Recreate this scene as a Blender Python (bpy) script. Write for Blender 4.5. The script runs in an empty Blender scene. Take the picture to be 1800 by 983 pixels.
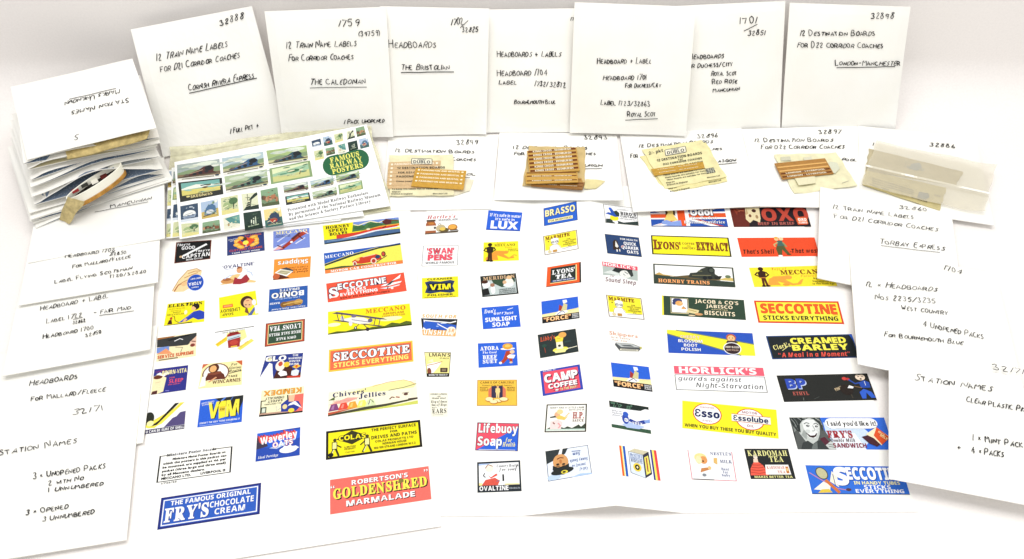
import bpy, math, random
import numpy as np
from mathutils import Vector

# ------------------------------------------------------------------ camera, light, exposure
SC = bpy.context.scene
COL = SC.collection
F_PX, PITCH, CAM_H = 1550.0, math.radians(47.0), 0.56      # metres above the table
cam_d = bpy.data.cameras.new("camera")
cam = bpy.data.objects.new("camera", cam_d); COL.objects.link(cam)
cam.location = (0, 0, CAM_H)
cam.rotation_euler = (math.radians(90) - PITCH, 0, 0)
cam_d.sensor_width = 36.0
cam_d.lens = 36.0 * F_PX / 1800.0
cam_d.clip_start, cam_d.clip_end = 0.01, 50
SC.camera = cam

world = bpy.data.worlds.new("World"); SC.world = world; world.use_nodes = True
world.node_tree.nodes["Background"].inputs[0].default_value = (0.985, 0.995, 1.0, 1)
world.node_tree.nodes["Background"].inputs[1].default_value = 0.36

def area(name, loc, target, sx, sy, power, col):
    d = bpy.data.lights.new(name, "AREA"); d.shape = "RECTANGLE"
    d.size, d.size_y, d.energy, d.color = sx, sy, power, col
    o = bpy.data.objects.new(name, d); COL.objects.link(o)
    o.location = loc
    o.rotation_euler = (Vector(target) - Vector(loc)).to_track_quat("-Z", "Y").to_euler()
area("overhead_softbox", (0.0, 0.46, 1.25), (0.0, 0.40, 0), 1.2, 0.7, 13.2, (1.0, 0.998, 0.992))
area("front_fill", (0.15, -0.75, 1.15), (0.05, 0.5, 0.0), 1.0, 0.7, 9.9, (1.0, 0.998, 0.99))  # fill light added from the front to lighten the backdrop wall

SC.view_settings.view_transform = "Standard"
SC.view_settings.look = "None"
SC.view_settings.exposure = 0.0
SC.view_settings.gamma = 1.0
SC.cycles.max_bounces = 8
SC.cycles.use_denoising = True

LIGHT = 1.20          # how bright this table light shows a surface of albedo 1
rnd = random.Random(7)

# ------------------------------------------------------------------ materials (procedural)
MATS = {}
def lin(hexs):
    o = []
    for i in (0, 2, 4):
        c = int(hexs[i:i + 2], 16) / 255
        o.append(c / 12.92 if c <= .04045 else ((c + .055) / 1.055) ** 2.4)
    return o
def mat(hexs, kind="print"):
    key = (hexs, kind)
    if key in MATS: return MATS[key]
    m = bpy.data.materials.new(kind + "_" + hexs); m.use_nodes = True
    nt = m.node_tree; bs = nt.nodes["Principled BSDF"]
    base = [.9 * c for c in lin(hexs)] if kind in ("paper", "backdrop", "card") else [min(.9, max(.004, c / LIGHT)) for c in lin(hexs)]
    tc = nt.nodes.new("ShaderNodeTexCoord")
    nz = nt.nodes.new("ShaderNodeTexNoise")
    mx = nt.nodes.new("ShaderNodeMix"); mx.data_type = "RGBA"
    scale, amt, rough, spec, bump = {
        "print": (900, .07, .55, .12, 0), "paper": (16, .035, .75, .10, .05),
        "backdrop": (500, .03, .85, .05, .04), "ink": (700, .25, .6, .05, 0),
        "kraft": (220, .30, .8, .1, .5), "tissue": (110, .13, .5, .3, .7),
        "card": (300, .05, .25, .35, .02), "cello": (150, .22, .18, .6, .8), "clear": (90, .05, .22, .5, .5), "glassine": (200, .12, .5, .2, .3),
        "label": (500, .14, .35, .3, .05), "lining": (2, .02, .7, .1, 0)}[kind]
    nz.inputs["Scale"].default_value = scale
    nz.inputs["Detail"].default_value = 4
    nt.links.new(tc.outputs["Object"], nz.inputs["Vector"])
    mp = nt.nodes.new("ShaderNodeMapRange")
    mp.inputs["From Min"].default_value = .3; mp.inputs["From Max"].default_value = .7
    nt.links.new(nz.outputs["Fac"], mp.inputs["Value"])
    nt.links.new(mp.outputs["Result"], mx.inputs["Factor"])
    mx.inputs["A"].default_value = [c * (1 - amt) for c in base] + [1]
    mx.inputs["B"].default_value = [min(.92, c * (1 + amt * .6)) for c in base] + [1]
    if kind == "paper": mx.inputs["A"].default_value = [base[0] * .985, base[1] * .972, base[2] * .935, 1]
    out = mx.outputs["Result"]
    if kind == "lining":                      # security print: pale specks on blue
        vo = nt.nodes.new("ShaderNodeTexVoronoi"); vo.inputs["Scale"].default_value = 520
        nt.links.new(tc.outputs["Object"], vo.inputs["Vector"])
        cr = nt.nodes.new("ShaderNodeValToRGB")
        cr.color_ramp.elements[0].position = .16; cr.color_ramp.elements[1].position = .30
        cr.color_ramp.elements[0].color = (.55, .6, .66, 1); cr.color_ramp.elements[1].color = base + [1]
        nt.links.new(vo.outputs["Distance"], cr.inputs["Fac"]); out = cr.outputs["Color"]
    nt.links.new(out, bs.inputs["Base Color"])
    bs.inputs["Roughness"].default_value = rough
    bs.inputs["Specular IOR Level"].default_value = spec
    if bump:
        bp = nt.nodes.new("ShaderNodeBump"); bp.inputs["Strength"].default_value = bump
        bp.inputs["Distance"].default_value = .0006
        nt.links.new(nz.outputs["Fac"], bp.inputs["Height"])
        nt.links.new(bp.outputs["Normal"], bs.inputs["Normal"])
    if kind == "cello":
        bs.inputs["Alpha"].default_value = .42
    if kind in ("clear", "glassine"):
        bs.inputs["Alpha"].default_value = .30 if kind == "clear" else .55
    if kind == "tissue":
        bs.inputs["Alpha"].default_value = .93
    MATS[key] = m
    return m

# ------------------------------------------------------------------ view geometry: photo pixel (1800 x 983) to a point in the place
CP, SP = math.cos(PITCH), math.sin(PITCH)
def ray(px, py):
    x = (px - 900) / F_PX; y = -(py - 491.5) / F_PX
    return np.array([x, CP + y * SP, -SP + y * CP])
ORI = np.array([0, 0, CAM_H])
def at(px, py, z=0.0):
    d = ray(px, py); return ORI + d * ((z - CAM_H) / d[2])
def at_y(px, py, Y):
    d = ray(px, py); return ORI + d * (Y / d[1])
def proj(p):
    q = p - ORI; dep = q[1] * CP - q[2] * SP
    return np.array([900 + F_PX * q[0] / dep, 491.5 - F_PX * (q[1] * SP + q[2] * CP) / dep])

# ------------------------------------------------------------------ mesh builder
class MB:
    def __init__(s): s.v, s.f, s.m, s.mats, s.ix = [], [], [], [], {}
    def slot(s, m):
        if m.name not in s.ix: s.ix[m.name] = len(s.mats); s.mats.append(m)
        return s.ix[m.name]
    def add(s, pts, faces, m):
        b = len(s.v); k = s.slot(m)
        s.v.extend([tuple(p) for p in pts])
        for f in faces: s.f.append([b + i for i in f]); s.m.append(k)
    def grid(s, fn, nu, nv, m, flip=False):
        pts = [fn(i / nu, j / nv) for j in range(nv + 1) for i in range(nu + 1)]
        w = nu + 1
        fs = [(j * w + i, j * w + i + 1, (j + 1) * w + i + 1, (j + 1) * w + i) for j in range(nv) for i in range(nu)]
        if flip: fs = [f[::-1] for f in fs]
        s.add(pts, fs, m)
    def slab(s, top, bot, nu, nv, m, mbot=None):
        s.grid(top, nu, nv, m); s.grid(bot, nu, nv, mbot or m, True)
        for a in (0, 1):
            s.grid(lambda u, t: bot(a, u) * (1 - t) + top(a, u) * t, nv, 1, m, a == 0)
            s.grid(lambda u, t: bot(u, a) * (1 - t) + top(u, a) * t, nu, 1, m, a == 1)
    def build(s, name, parent=None, smooth=False, origin=None):
        me = bpy.data.meshes.new(name)
        o0 = np.array(origin if origin is not None else (0, 0, 0))
        me.from_pydata([tuple(np.array(p) - o0) for p in s.v], [], s.f)
        for m in s.mats: me.materials.append(m)
        me.polygons.foreach_set("material_index", s.m)
        if smooth: me.polygons.foreach_set("use_smooth", [True] * len(me.polygons))
        me.update()
        o = bpy.data.objects.new(name, me); COL.objects.link(o)
        if parent is not None:
            o.parent = parent
            if origin is None: o.location = -parent.location
        elif origin is not None: o.location = tuple(o0)
        return o
def tag(o, label=None, cat=None, group=None, kind=None):
    if label: o["label"] = label
    if cat: o["category"] = cat
    if group: o["group"] = group
    if kind: o["kind"] = kind
    return o

# ------------------------------------------------------------------ a bent sheet: corners TL TR BR BL, u right, v down
class Sheet:
    def __init__(s, c, bulge=0, curl=None, wob=0, seed=0):
        s.c = [np.array(p, float) for p in c]; s.bulge = bulge; s.wob = wob; s.curl = curl or (0, 0, 0, 0)
        n = np.cross(s.c[1] - s.c[3], s.c[0] - s.c[2]); n /= np.linalg.norm(n)
        s.n = n if n[2] > 0 else -n
        r = random.Random(seed); s.ph = [r.uniform(0, 6.28) for _ in range(6)]
        s.org = (s.c[2] + s.c[3]) / 2; s.flat = None
    def b(s, u, v):
        c = s.c
        return (c[0] * (1 - u) + c[1] * u) * (1 - v) + (c[3] * (1 - u) + c[2] * u) * v
    def lift(s, u, v):
        p = s.ph
        d = s.bulge * max(0, 4 * u * (1 - u)) ** .6 * max(0, 4 * v * (1 - v)) ** .6 if s.bulge else 0
        d += s.wob * (math.sin(5 * u + 3 * v + p[0]) + .6 * math.sin(9 * v - 4 * u + p[1]) + .4 * math.sin(13 * u + p[2]))
        k = s.curl
        d += k[0] * max(0, 1 - (u + v) * 3) ** 2 + k[1] * max(0, 1 - (1 - u + v) * 3) ** 2 + k[2] * max(0, 1 - (2 - u - v) * 3) ** 2 + k[3] * max(0, 1 - (u + 1 - v) * 3) ** 2
        return d
    def S(s, u, v, e=0): return s.b(u, v) + s.n * (s.lift(u, v) + e)
    def uv(s, px, py, off=0):
        t = np.array([px, py]); u = v = .5
        for _ in range(6):
            p = proj(s.S(u, v, off)); d = 1e-3
            J = np.column_stack([(proj(s.S(u + d, v, off)) - p) / d, (proj(s.S(u, v + d, off)) - p) / d])
            st = np.linalg.solve(J, t - p); u += st[0]; v += st[1]
        return u, v

    def pt(s, px, py, e=0):
        """the point of the raised surface seen at a photo pixel"""
        if s.flat is None:
            s.M = np.linalg.pinv(np.column_stack([s.c[2] - s.c[3], s.c[0] - s.c[3]]))
            s.flat = abs(np.dot(s.c[0] - s.c[3] - (s.c[1] - s.c[2]), s.n)) < 4e-4 and abs(np.dot(s.c[1] - s.c[3], s.n)) < 4e-4
        if not s.flat: return s.S(*s.uv(px, py, e), e)
        d = ray(px, py); l = 0; p = None
        for _ in range(3):
            p = ORI + d * (np.dot(s.c[3] + s.n * (l + e) - ORI, s.n) / np.dot(d, s.n))
            a, b = s.M @ (p - s.c[3]); l = s.lift(min(1, max(0, a)), min(1, max(0, 1 - b)))
        return p

# ------------------------------------------------------------------ lettering: glyph outlines from the built-in font
STY = {"s": None, "b": (0x1D5D4, 0x1D5EE, 0x1D7EC), "f": (0x1D400, 0x1D41A, 0x1D7CE), "i": (0x1D468, 0x1D482, 0x1D7CE),
       "c": (0x1D468, 0x1D482, 0x1D7CE), "l": (0x1D608, 0x1D622, 0x1D7EC), "o": (0x1D63C, 0x1D656, 0x1D7EC)}
GL = {}
GS = bpy.data.scenes.new("lettering")
def glyph(ch, sty, off=0.0):
    k = (ch, sty, round(off, 3))
    if k in GL: return GL[k]
    base = STY[sty]; c2 = ch; extra = off * .55
    if base:
        if "A" <= ch <= "Z": c2 = chr(base[0] + ord(ch) - 65)
        elif "a" <= ch <= "z": c2 = chr(base[1] + ord(ch) - 97)
        elif "0" <= ch <= "9": c2 = chr(base[2] + ord(ch) - 48)
    cu = bpy.data.curves.new("glyph", "FONT"); cu.body = c2; cu.resolution_u = 2; cu.offset = extra
    o = bpy.data.objects.new("glyph", cu); GS.collection.objects.link(o)
    GS.view_layers[0].update()
    me = bpy.data.meshes.new_from_object(o.evaluated_get(GS.view_layers[0].depsgraph))
    v = np.array([p.co[:2] for p in me.vertices]).reshape(-1, 2) / .70
    f = [tuple(p.vertices) for p in me.polygons]
    areas = [p.area for p in me.polygons]
    bpy.data.objects.remove(o); bpy.data.meshes.remove(me); bpy.data.curves.remove(cu)
    area = sum(areas)
    if off > 0 and len(v):                       # an outline that will not thicken cleanly keeps its plain weight
        v0, f0, w0, a0 = glyph(ch, sty, 0.0)
        if area / max(a0, 1e-9) - 1 < 12 * extra: GL[k] = (v0, f0, w0, a0); return GL[k]
    if len(v):
        x0, x1 = v[:, 0].min(), v[:, 0].max()
        v = v - [x0, 0]
        GL[k] = (v, f, x1 - x0, area)
    else: GL[k] = (v, f, .35, 0)
    return GL[k]

EPS = 1.1e-5
class Art:
    """flat print: things drawn in canvas units, mapped by fn(x, y, height) to the sheet"""
    def __init__(s, fn, kind="print"): s.fn, s.kind, s.mb, s.k = fn, kind, MB(), 0
    def put(s, pts, faces, col):
        s.k += 1
        s.mb.add([s.fn(x, y, s.k * EPS) for x, y in pts], faces, mat(col, s.kind)); return s
    def p(s, pts, col): return s.put(pts, [tuple(range(len(pts)))], col)
    def r(s, x0, y0, x1, y1, col): return s.p([(x0, y0), (x1, y0), (x1, y1), (x0, y1)], col)
    def e(s, cx, cy, rx, ry, col, rot=0):
        c, d = math.cos(rot), math.sin(rot); P = []
        for i in range(20):
            a = i * math.pi / 10; x, y = rx * math.cos(a), ry * math.sin(a); P.append((cx + x * c - y * d, cy + x * d + y * c))
        return s.p(P, col)
    def l(s, pts, w, col):
        L, R = [], []
        n = len(pts)
        for i, (x, y) in enumerate(pts):
            a = pts[max(0, i - 1)]; b = pts[min(n - 1, i + 1)]
            dx, dy = b[0] - a[0], b[1] - a[1]; q = math.hypot(dx, dy) or 1
            L.append((x - dy / q * w / 2, y + dx / q * w / 2)); R.append((x + dy / q * w / 2, y - dx / q * w / 2))
        return s.put(L + R, [(i, i + 1, n + i + 1, n + i) for i in range(n - 1)], col)
    def ring(s, x0, y0, x1, y1, w, col):
        w *= 1.3
        s.r(x0, y0, x1, y0 + w, col); s.r(x0, y1 - w, x1, y1, col)
        s.r(x0, y0 + w, x0 + w, y1 - w, col); return s.r(x1 - w, y0 + w, x1, y1 - w, col)
    def t(s, txt, x, y, h, col, sty="b", w=None, al="c", rot=0, sh=0, o=None, ow=.07, off=0, sd=None, dx=0, dy=0, gap=.17, flipy=1):
        off += {"c": .015, "l": .015, "i": .02, "s": .03, "f": .008, "b": .0, "o": .01}[sty]
        def run(ofs, c, ox=0, oy=0):
            X, V, Fc = 0, [], []
            for ch in txt:
                if ch == " ": X += .42; continue
                v, f, a = glyph(ch, sty, 0)[:3]
                vv = v if not ofs else glyph(ch, sty, ofs)[0]
                ff = f if not ofs else glyph(ch, sty, ofs)[1]
                aw = a
                if ofs and len(vv): vv = vv + [(a - glyph(ch, sty, ofs)[2]) / 2, 0]
                b = sum(len(q) for q in V)
                V.append(vv + [X, 0]); Fc += [tuple(b + i for i in q) for q in ff]
                X += aw + gap
            tot = max(.01, X - gap)
            kx = h if w is None else w / tot
            P = np.concatenate([q for q in V if len(q)]) if V else np.zeros((0, 2))
            x0 = -tot * kx / 2 if al == "c" else (0 if al == "l" else -tot * kx)
            px = x0 + P[:, 0] * kx + P[:, 1] * h * sh; py = P[:, 1] * h
            c_, s_ = math.cos(math.radians(rot)), math.sin(math.radians(rot))
            X2 = x + ox + px * c_ - py * s_; Y2 = y + oy + (px * s_ + py * c_) * flipy
            s.put(list(zip(X2, Y2)), Fc, c)
        if sd: run(off, sd, dx, dy)
        if o: run(off + ow, o)
        run(off, col)
        return s

# ------------------------------------------------------------------ handwriting: strokes of a biro
HW = {k: [[(int(q[0]), int(q[1])) for q in st.split()] for st in v.split(";")] for k, v in {
 "A": "00 39 60;13 53", "B": "00 09 49 57 45 05;45 62 50 00", "C": "58 39 07 02 30 61", "D": "00 09 39 66 52 20 00",
 "E": "59 09 00 50;05 45", "F": "59 09 00;05 45", "G": "58 39 07 02 30 61 64 34", "H": "00 09;60 69;05 65", "I": "00 09",
 "J": "59 52 30 01", "K": "00 09;59 04 60", "L": "09 00 50", "M": "00 09 34 69 70", "N": "00 09 60 69", "O": "39 07 02 30 62 67 39",
 "P": "00 09 49 67 54 04", "Q": "39 07 02 30 62 67 39;42 70", "R": "00 09 49 67 54 04;34 60", "S": "58 39 17 35 53 41 20 01",
 "T": "09 69;39 30", "U": "09 02 30 62 69", "V": "09 30 69", "W": "09 20 36 50 79", "X": "00 69;09 60", "Y": "09 34 69;34 30",
 "Z": "09 69 00 60", "0": "29 07 02 20 42 47 29", "1": "00 19", "2": "07 29 47 00 50", "3": "08 39 47 25 53 40 01",
 "4": "49 03 63;47 40", "5": "59 19 05 36 53 30 01", "6": "49 13 02 30 52 34 13", "7": "09 59 20", "8": "36 18 39 58 36 03 20 52 36",
 "9": "57 29 06 34 57 40", "/": "00 59", "+": "14 64;37 31", "-": "04 44", "(": "29 06 03 20", ")": "09 26 23 00", ".": "00 01",
 "'": "07 09", "*": "02 46;06 42"}.items()}
PEN = .00076
def write(env, lines, name="handwriting", th=0):
    """lines: (text, x0, y0, x1, y1, cap height) baselines given in photo pixels; '_' draws a rule"""
    mb = MB(); ink = mat("1d1d20", "ink"); cnt = [0]; pen = PEN if env.org[1] > .55 else PEN * .78    # finer biro on the near envelopes
    r = random.Random(len(lines) * 31 + int(lines[0][1]))
    def stroke(pts):
        cnt[0] += 1; e = th + .00005 + (cnt[0] % 9) * 6e-6
        w3 = [env.pt(x, y, th) for x, y in pts]
        n = len(w3); L, R = [], []
        wd = pen * r.uniform(.75, 1.2)
        for i in range(n):
            d = w3[min(n - 1, i + 1)] - w3[max(0, i - 1)]; q = np.cross(env.n, d); q = q / (np.linalg.norm(q) + 1e-12)
            L.append(w3[i] + q * wd / 2 + env.n * e); R.append(w3[i] - q * wd / 2 + env.n * e)
        mb.add(L + R, [(i, i + 1, n + i + 1, n + i) for i in range(n - 1)], ink)
    for s, x0, y0, x1, y1, h in lines:
        if s == "_":
            m = 6; stroke([(x0 + (x1 - x0) * i / m, y0 + (y1 - y0) * i / m + (r.uniform(-.5, .5) if 0 < i < m else 0)) for i in range(m + 1)]); continue
        adv = []; X = 0
        for ch in s:
            if ch == " ": adv.append(None); X += 5.0; continue
            k = .74 if "a" <= ch <= "z" else 1.0
            if ch == "x": ch2, k = "*", .9
            else: ch2 = ch.upper()
            g = HW[ch2]; wd = max(p[0] for st in g for p in st)
            adv.append((g, k, X)); X += (wd + 2.3) * (.85 if k < 1 else 1)
        tot = max(.1, X - 2.3); dx, dy = (x1 - x0) / tot, (y1 - y0) / tot
        sg = 1 if x1 >= x0 else -1
        for a in adv:
            if not a: continue
            g, k, X0 = a
            kx = .85 if k < 1 else 1
            wob = r.uniform(-.35, .35); sl = r.uniform(-.08, .14); hk = k * r.uniform(.86, 1.14)
            for st in g:
                pts = []
                for qx, qy in st:
                    qx += r.uniform(-.4, .4); qy += r.uniform(-.45, .45)
                    lx = X0 + qx * kx + qy * sl * 2; 
                    pts.append((x0 + lx * dx, y0 + lx * dy - (qy / 9 * hk + wob * .06) * h))
                if len(pts) > 3:                  # one round of corner cutting
                    q2 = [pts[0]]
                    for p_, n_ in zip(pts[:-1], pts[1:]):
                        q2 += [(p_[0] * .75 + n_[0] * .25, p_[1] * .75 + n_[1] * .25), (p_[0] * .25 + n_[0] * .75, p_[1] * .25 + n_[1] * .75)]
                    pts = q2 + [pts[-1]]
                stroke(pts)
    return mb
def put_lines(env, lines, th, par):
    i = 0
    while i < len(lines):
        j = i + 1
        while j < len(lines) and lines[j][0] == "_": j += 1
        write(env, lines[i:j], th=th).build("handwritten_line", par); i = j

# ------------------------------------------------------------------ the setting
bk = MB(); R_ = .05; Y0 = .740
prof = [(-1.0, 0), (0.1, 0), (.4, 0), (Y0, 0)] + [(Y0 + R_ * math.sin(a), R_ - R_ * math.cos(a)) for a in [math.pi / 2 * i / 14 for i in range(1, 15)]] + [(Y0 + R_, .25), (Y0 + R_, .6)]
pts = []; fs = []
for i, (y, z) in enumerate(prof): pts += [(-1.3, y, z), (1.3, y, z)]
fs = [(2 * i, 2 * i + 1, 2 * i + 3, 2 * i + 2) for i in range(len(prof) - 1)]
bk.add(pts, fs, mat("fcf7f3", "backdrop"))
tag(bk.build("backdrop", smooth=True), kind="structure")

WHITE = "fdfcf8"
def envelope(name, corners, label, cat="envelope", group=None, th=.0008, bulge=.0008, curl=None, wob=.0001, lines=None, col=WHITE, seed=0):
    sh = Sheet(corners, bulge, curl, wob, seed); mb = MB(); m = mat(col, "paper")
    mb.slab(lambda u, v: sh.S(u, v, th), lambda u, v: sh.b(u, v) + sh.n * (sh.lift(u, v) * .4), 14, 14, m)
    o = tag(mb.build(name, smooth=False, origin=sh.org), label, cat, group)
    if lines: put_lines(sh, lines, th, o)
    return o, sh

# ------------------------------------------------------------------ back row of leaning envelopes
def lean(c, zb, Yt): return [at_y(*c[0], Yt), at_y(*c[1], Yt), at(*c[2], zb), at(*c[3], zb)]
GB = "envelopes leaning in the back row"
LEAN = [
 ([(230, 52), (443, 11), (505, 238), (288, 276)], .002, .776, "white envelope headed 32888, tilted, at the left end of the leaning back row",
  [("32888", 387, 46, 428, 33, 11), ("12 Train Name Labels", 276, 107, 400, 82, 12), ("For D21 Corridor Coaches", 283, 127, 421, 102, 11), ("Cornish Riviera Express", 332, 160, 446, 137, 11), ("_", 333, 164, 452, 137.5, 0), ("1 Full Pkt +", 405, 235, 454, 225, 9)]),
 ([(465, 20), (679, 12), (692, 240), (497, 244)], .006, .762, "white envelope headed 1759, leaning second from the left in the back row",
  [("1759", 596, 46.5, 630, 46, 12), ("(39759)", 630, 64, 668, 62.5, 9), ("12 Train Name Labels", 504, 85, 626, 80.5, 11), ("For Corridor Coaches", 508, 107, 621, 104, 10), ("The Caledonian", 545, 149, 642, 147, 11), ("_", 545, 154.6, 645, 153, 0), ("1 Pack Unopened", 605, 217.7, 675, 215, 8)]),
 ([(668, 11), (860, 15), (855, 235), (672, 239)], .004, .769, "white envelope headed 1702/32825 with one underlined name, leaning in the back row",
  [("1702", 793, 44, 815, 43, 11), ("_", 809, 49, 823, 36, 0), ("32825", 812, 56.5, 840, 56, 9), ("Headboards", 684, 84, 766, 83.5, 13), ("The Bristolian", 705, 122.5, 790, 122, 10), ("_", 705, 127.6, 798, 126.4, 0)]),
 ([(848, 17), (1060, 14), (1056, 232), (845, 233)], .002, .779, "white envelope listing 1704 and 1732/32872, leaning, its right edge tucked behind its neighbour",
  [("17", 1003, 36, 1009, 36, 6), ("Headboards + Labels", 874, 100, 985, 99, 10), ("Headboard 1704", 874, 133.5, 962, 132, 10), ("Label", 877, 148, 907, 148, 7.5), ("1732/32872", 940, 151, 994, 154, 9), ("Bournemouth Blue", 904, 182.6, 976, 182, 7)]),
 ([(1010, 4), (1223, 12), (1205, 238), (1001, 233)], .006, .766, "white envelope with 1723/32863 on it, leaning frontmost at the middle of the back row",
  [("Headboard + Label", 1050, 112, 1144, 111, 10), ("Headboard 1701", 1060, 140.6, 1136, 140, 9), ("For Duchess/City", 1099, 154, 1161, 153, 7.5), ("Label 1723/32863", 1056, 184, 1142, 187, 8.5), ("Royal Scot", 1103, 205, 1152, 204, 8.5), ("_", 1099, 211, 1156, 208.5, 0)]),
 ([(1180, 11), (1380, 1.5), (1370, 224), (1170, 232)], .002, .778, "white envelope headed 1701/32851 with a list of three names, leaning second from the right",
  [("1701", 1301, 42, 1329, 40, 11), ("_", 1307, 54.7, 1331, 42.7, 0), ("32851", 1314, 62.3, 1344, 61.8, 9), ("Headboards", 1212, 104, 1271, 102, 9), ("For Duchess/City", 1205, 120, 1287, 116, 8), ("Royal Scot", 1250, 133, 1294, 132, 8), ("Red Rose", 1252, 147.5, 1295, 146, 8), ("Mancunian", 1253, 162, 1299, 159, 7.5)]),
 ([(1388, 5), (1600, 12), (1572, 226), (1373, 223)], .002, .774, "white envelope headed 32898, leaning at the right end of the back row",
  [("32898", 1530, 33, 1570, 33, 10), ("12 Destination Boards", 1406, 62.6, 1537, 62.6, 9.5), ("For D22 Corridor Coaches", 1401, 83, 1551, 84.3, 9.5), ("London-Manchester", 1468, 114.5, 1581, 115, 9), ("_", 1470, 118.8, 1573, 117, 0)])]
for i, (c, zb, Yt, lab, ln) in enumerate(LEAN):
    envelope("envelope", lean(c, zb, Yt), lab, group=GB, bulge=.003, wob=.00025, th=.0009, curl=(0, 0, .002, .001), lines=ln, seed=i)

# ------------------------------------------------------------------ the two printed poster sheets
def xl(a, b, y): return a[0] + (b[0] - a[0]) * (y - a[1]) / (b[1] - a[1])
MZ = .0006
RIDGE = dict(L=(at(936, 360)[:2], at(920, 906)[:2]), C=(at(1037, 362)[:2], np.array([.0712, .2985])), R=(at(1129, 372)[:2], at(1202, 903)[:2]))
def hill(x, y):
    y2 = max(.25, min(.7, y)); k = (y2 - .2985) / (.63 - .2985)
    zc = .0125 * (1 - k) + .0085 * k
    a, c, b = (xl(*RIDGE[q], y2) for q in "LCR")
    if x <= a or x >= b: z = 0
    elif x < c: z = zc * (x - a) / (c - a)
    else: z = zc * (b - x) / (b - c)
    return MZ + z
def on_hill(px, py):
    z = MZ
    for _ in range(14):
        p = at(px, py, z); z = z * .4 + .6 * hill(p[0], p[1])
    return at(px, py, z)
def flat_z(z): return lambda px, py: at(px, py, z)

ms = MB(); pm = mat(WHITE, "paper")
ylist = [.2985 + (.642 - .2985) * j / 24 for j in range(25)]
xleft = lambda y: -.086 + (y - .2985) * .02
xright = lambda y: .283 - (y - .2985) * .05
def col_x(t, y):
    ks = [xleft(y)] + [xl(*RIDGE[q], y) for q in "LCR"] + [xright(y)]
    i = min(3, int(t)); return ks[i] + (ks[i + 1] - ks[i]) * (t - i)
T_ = [0, .25, .5, .75, 1, 1.2, 1.4, 1.6, 1.8, 2, 2.2, 2.4, 2.6, 2.8, 3, 3.2, 3.4, 3.6, 3.8, 4]
def mid(e):
    def f(u, v):
        y = ylist[0] + (ylist[-1] - ylist[0]) * v; t = T_[int(round(u * (len(T_) - 1)))]
        yy = y + (.002 * (t - 2) / 2 if v == 0 else 0)
        x = col_x(t, y); return np.array([x, yy, hill(x, y) + e])
    return f
ms.slab(mid(0), mid(-.00015), len(T_) - 1, 24, pm)
mo = tag(ms.build("poster_sheet", origin=(.08, .30, 0)), "big white sheet of printed posters creased up into a ridge at its middle", "poster sheet", "sheets of printed posters")

LZ = .0016
lc = [at(286, 428, LZ - .0012), at(721, 366, LZ), at(776, 925, LZ), at(235, 1010, LZ)]
ls = Sheet(lc, 0, None, 0, 3); lb = MB()
lb.slab(lambda u, v: ls.S(u, v), lambda u, v: ls.S(u, v, -.00015), 12, 12, pm)
lo = tag(lb.build("poster_sheet", origin=ls.org), "white sheet of printed posters at the left, overlapping the creased sheet", "poster sheet", "sheets of printed posters")
def on_left(px, py): return ls.S(*ls.uv(px, py))

K, W, Y, B, N, R, O, G, C, P, S, V, T = "1f2021", "ffffff", "fff025", "2f66dc", "24345f", "e2432c", "fb8c2c", "2b4536", "fff2a8", "f2566a", "fa7468", "33368c", "8a4a22"
SKIN, GREY = "f3bd86", "8b8e8c"
def poster(parent, where, W_, corners, label, bg, draw, flip=False):
    c = [where(*p) for p in corners]
    if where is on_hill:                      # a small print lies in one plane of the creased paper
        m_ = sum(c) / 4; nn = np.linalg.svd(np.array([q - m_ for q in c]))[2][2]
        worst = 0
        for i in range(9):
            for j in range(9):
                q = (c[0] * (8 - i) + c[1] * i) / 8 * (8 - j) / 8 + (c[3] * (8 - i) + c[2] * i) / 8 * j / 8
                zp = m_[2] - (nn[0] * (q[0] - m_[0]) + nn[1] * (q[1] - m_[1])) / nn[2]
                worst = max(worst, hill(q[0], q[1]) - zp)
        m_ = m_ + np.array([0, 0, worst])
        rays = [ray(*p) for p in corners]; c = [ORI + d * (np.dot(m_ - ORI, nn) / np.dot(d, nn)) for d in rays]
    if flip: c = [c[2], c[3], c[0], c[1]]
    n = np.cross(c[2] - c[3], c[0] - c[3]); n = n / np.linalg.norm(n)
    if n[2] < 0: n = -n
    def fn(x, y, e):
        u, v = x / W_, 1 - y / 100
        return (c[0] * (1 - u) + c[1] * u) * (1 - v) + (c[3] * (1 - u) + c[2] * u) * v + n * (e + .00010)
    a = Art(fn)
    if bg: a.mb.grid(lambda u, v: fn(u * W_, v * 100, 0), 6, 4, mat(bg, "print"))
    draw(a)
    o = a.mb.build("poster", parent)
    o["label"] = label
    return o

# ------------------------------------------------------------------ the posters (canvas 128 x 100 for the small ones, 280 x 100 for the long ones)
def man(a, x, y, h, coat, head=SKIN, legs=None):
    a.p([(x - h * .10, y), (x - h * .12, y + h * .45), (x - h * .17, y + h * .5), (x - h * .14, y + h * .8), (x, y + h * .84), (x + h * .14, y + h * .8), (x + h * .17, y + h * .5), (x + h * .12, y + h * .45), (x + h * .10, y), (x + h * .02, y), (x, y + h * .38), (x - h * .03, y)], legs or coat)
    a.p([(x - h * .13, y + h * .42), (x - h * .16, y + h * .76), (x, y + h * .84), (x + h * .16, y + h * .76), (x + h * .13, y + h * .42)], coat)
    a.e(x, y + h * .92, h * .08, h * .09, head)
def lumps(a, x0, x1, y, r, col, seed=1, n=9):
    q = random.Random(seed)
    for i in range(n): a.e(x0 + (x1 - x0) * (i + .5) / n, y + q.uniform(-.3, .3) * r, r * q.uniform(.8, 1.5), r * q.uniform(.6, 1.1), col)
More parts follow.
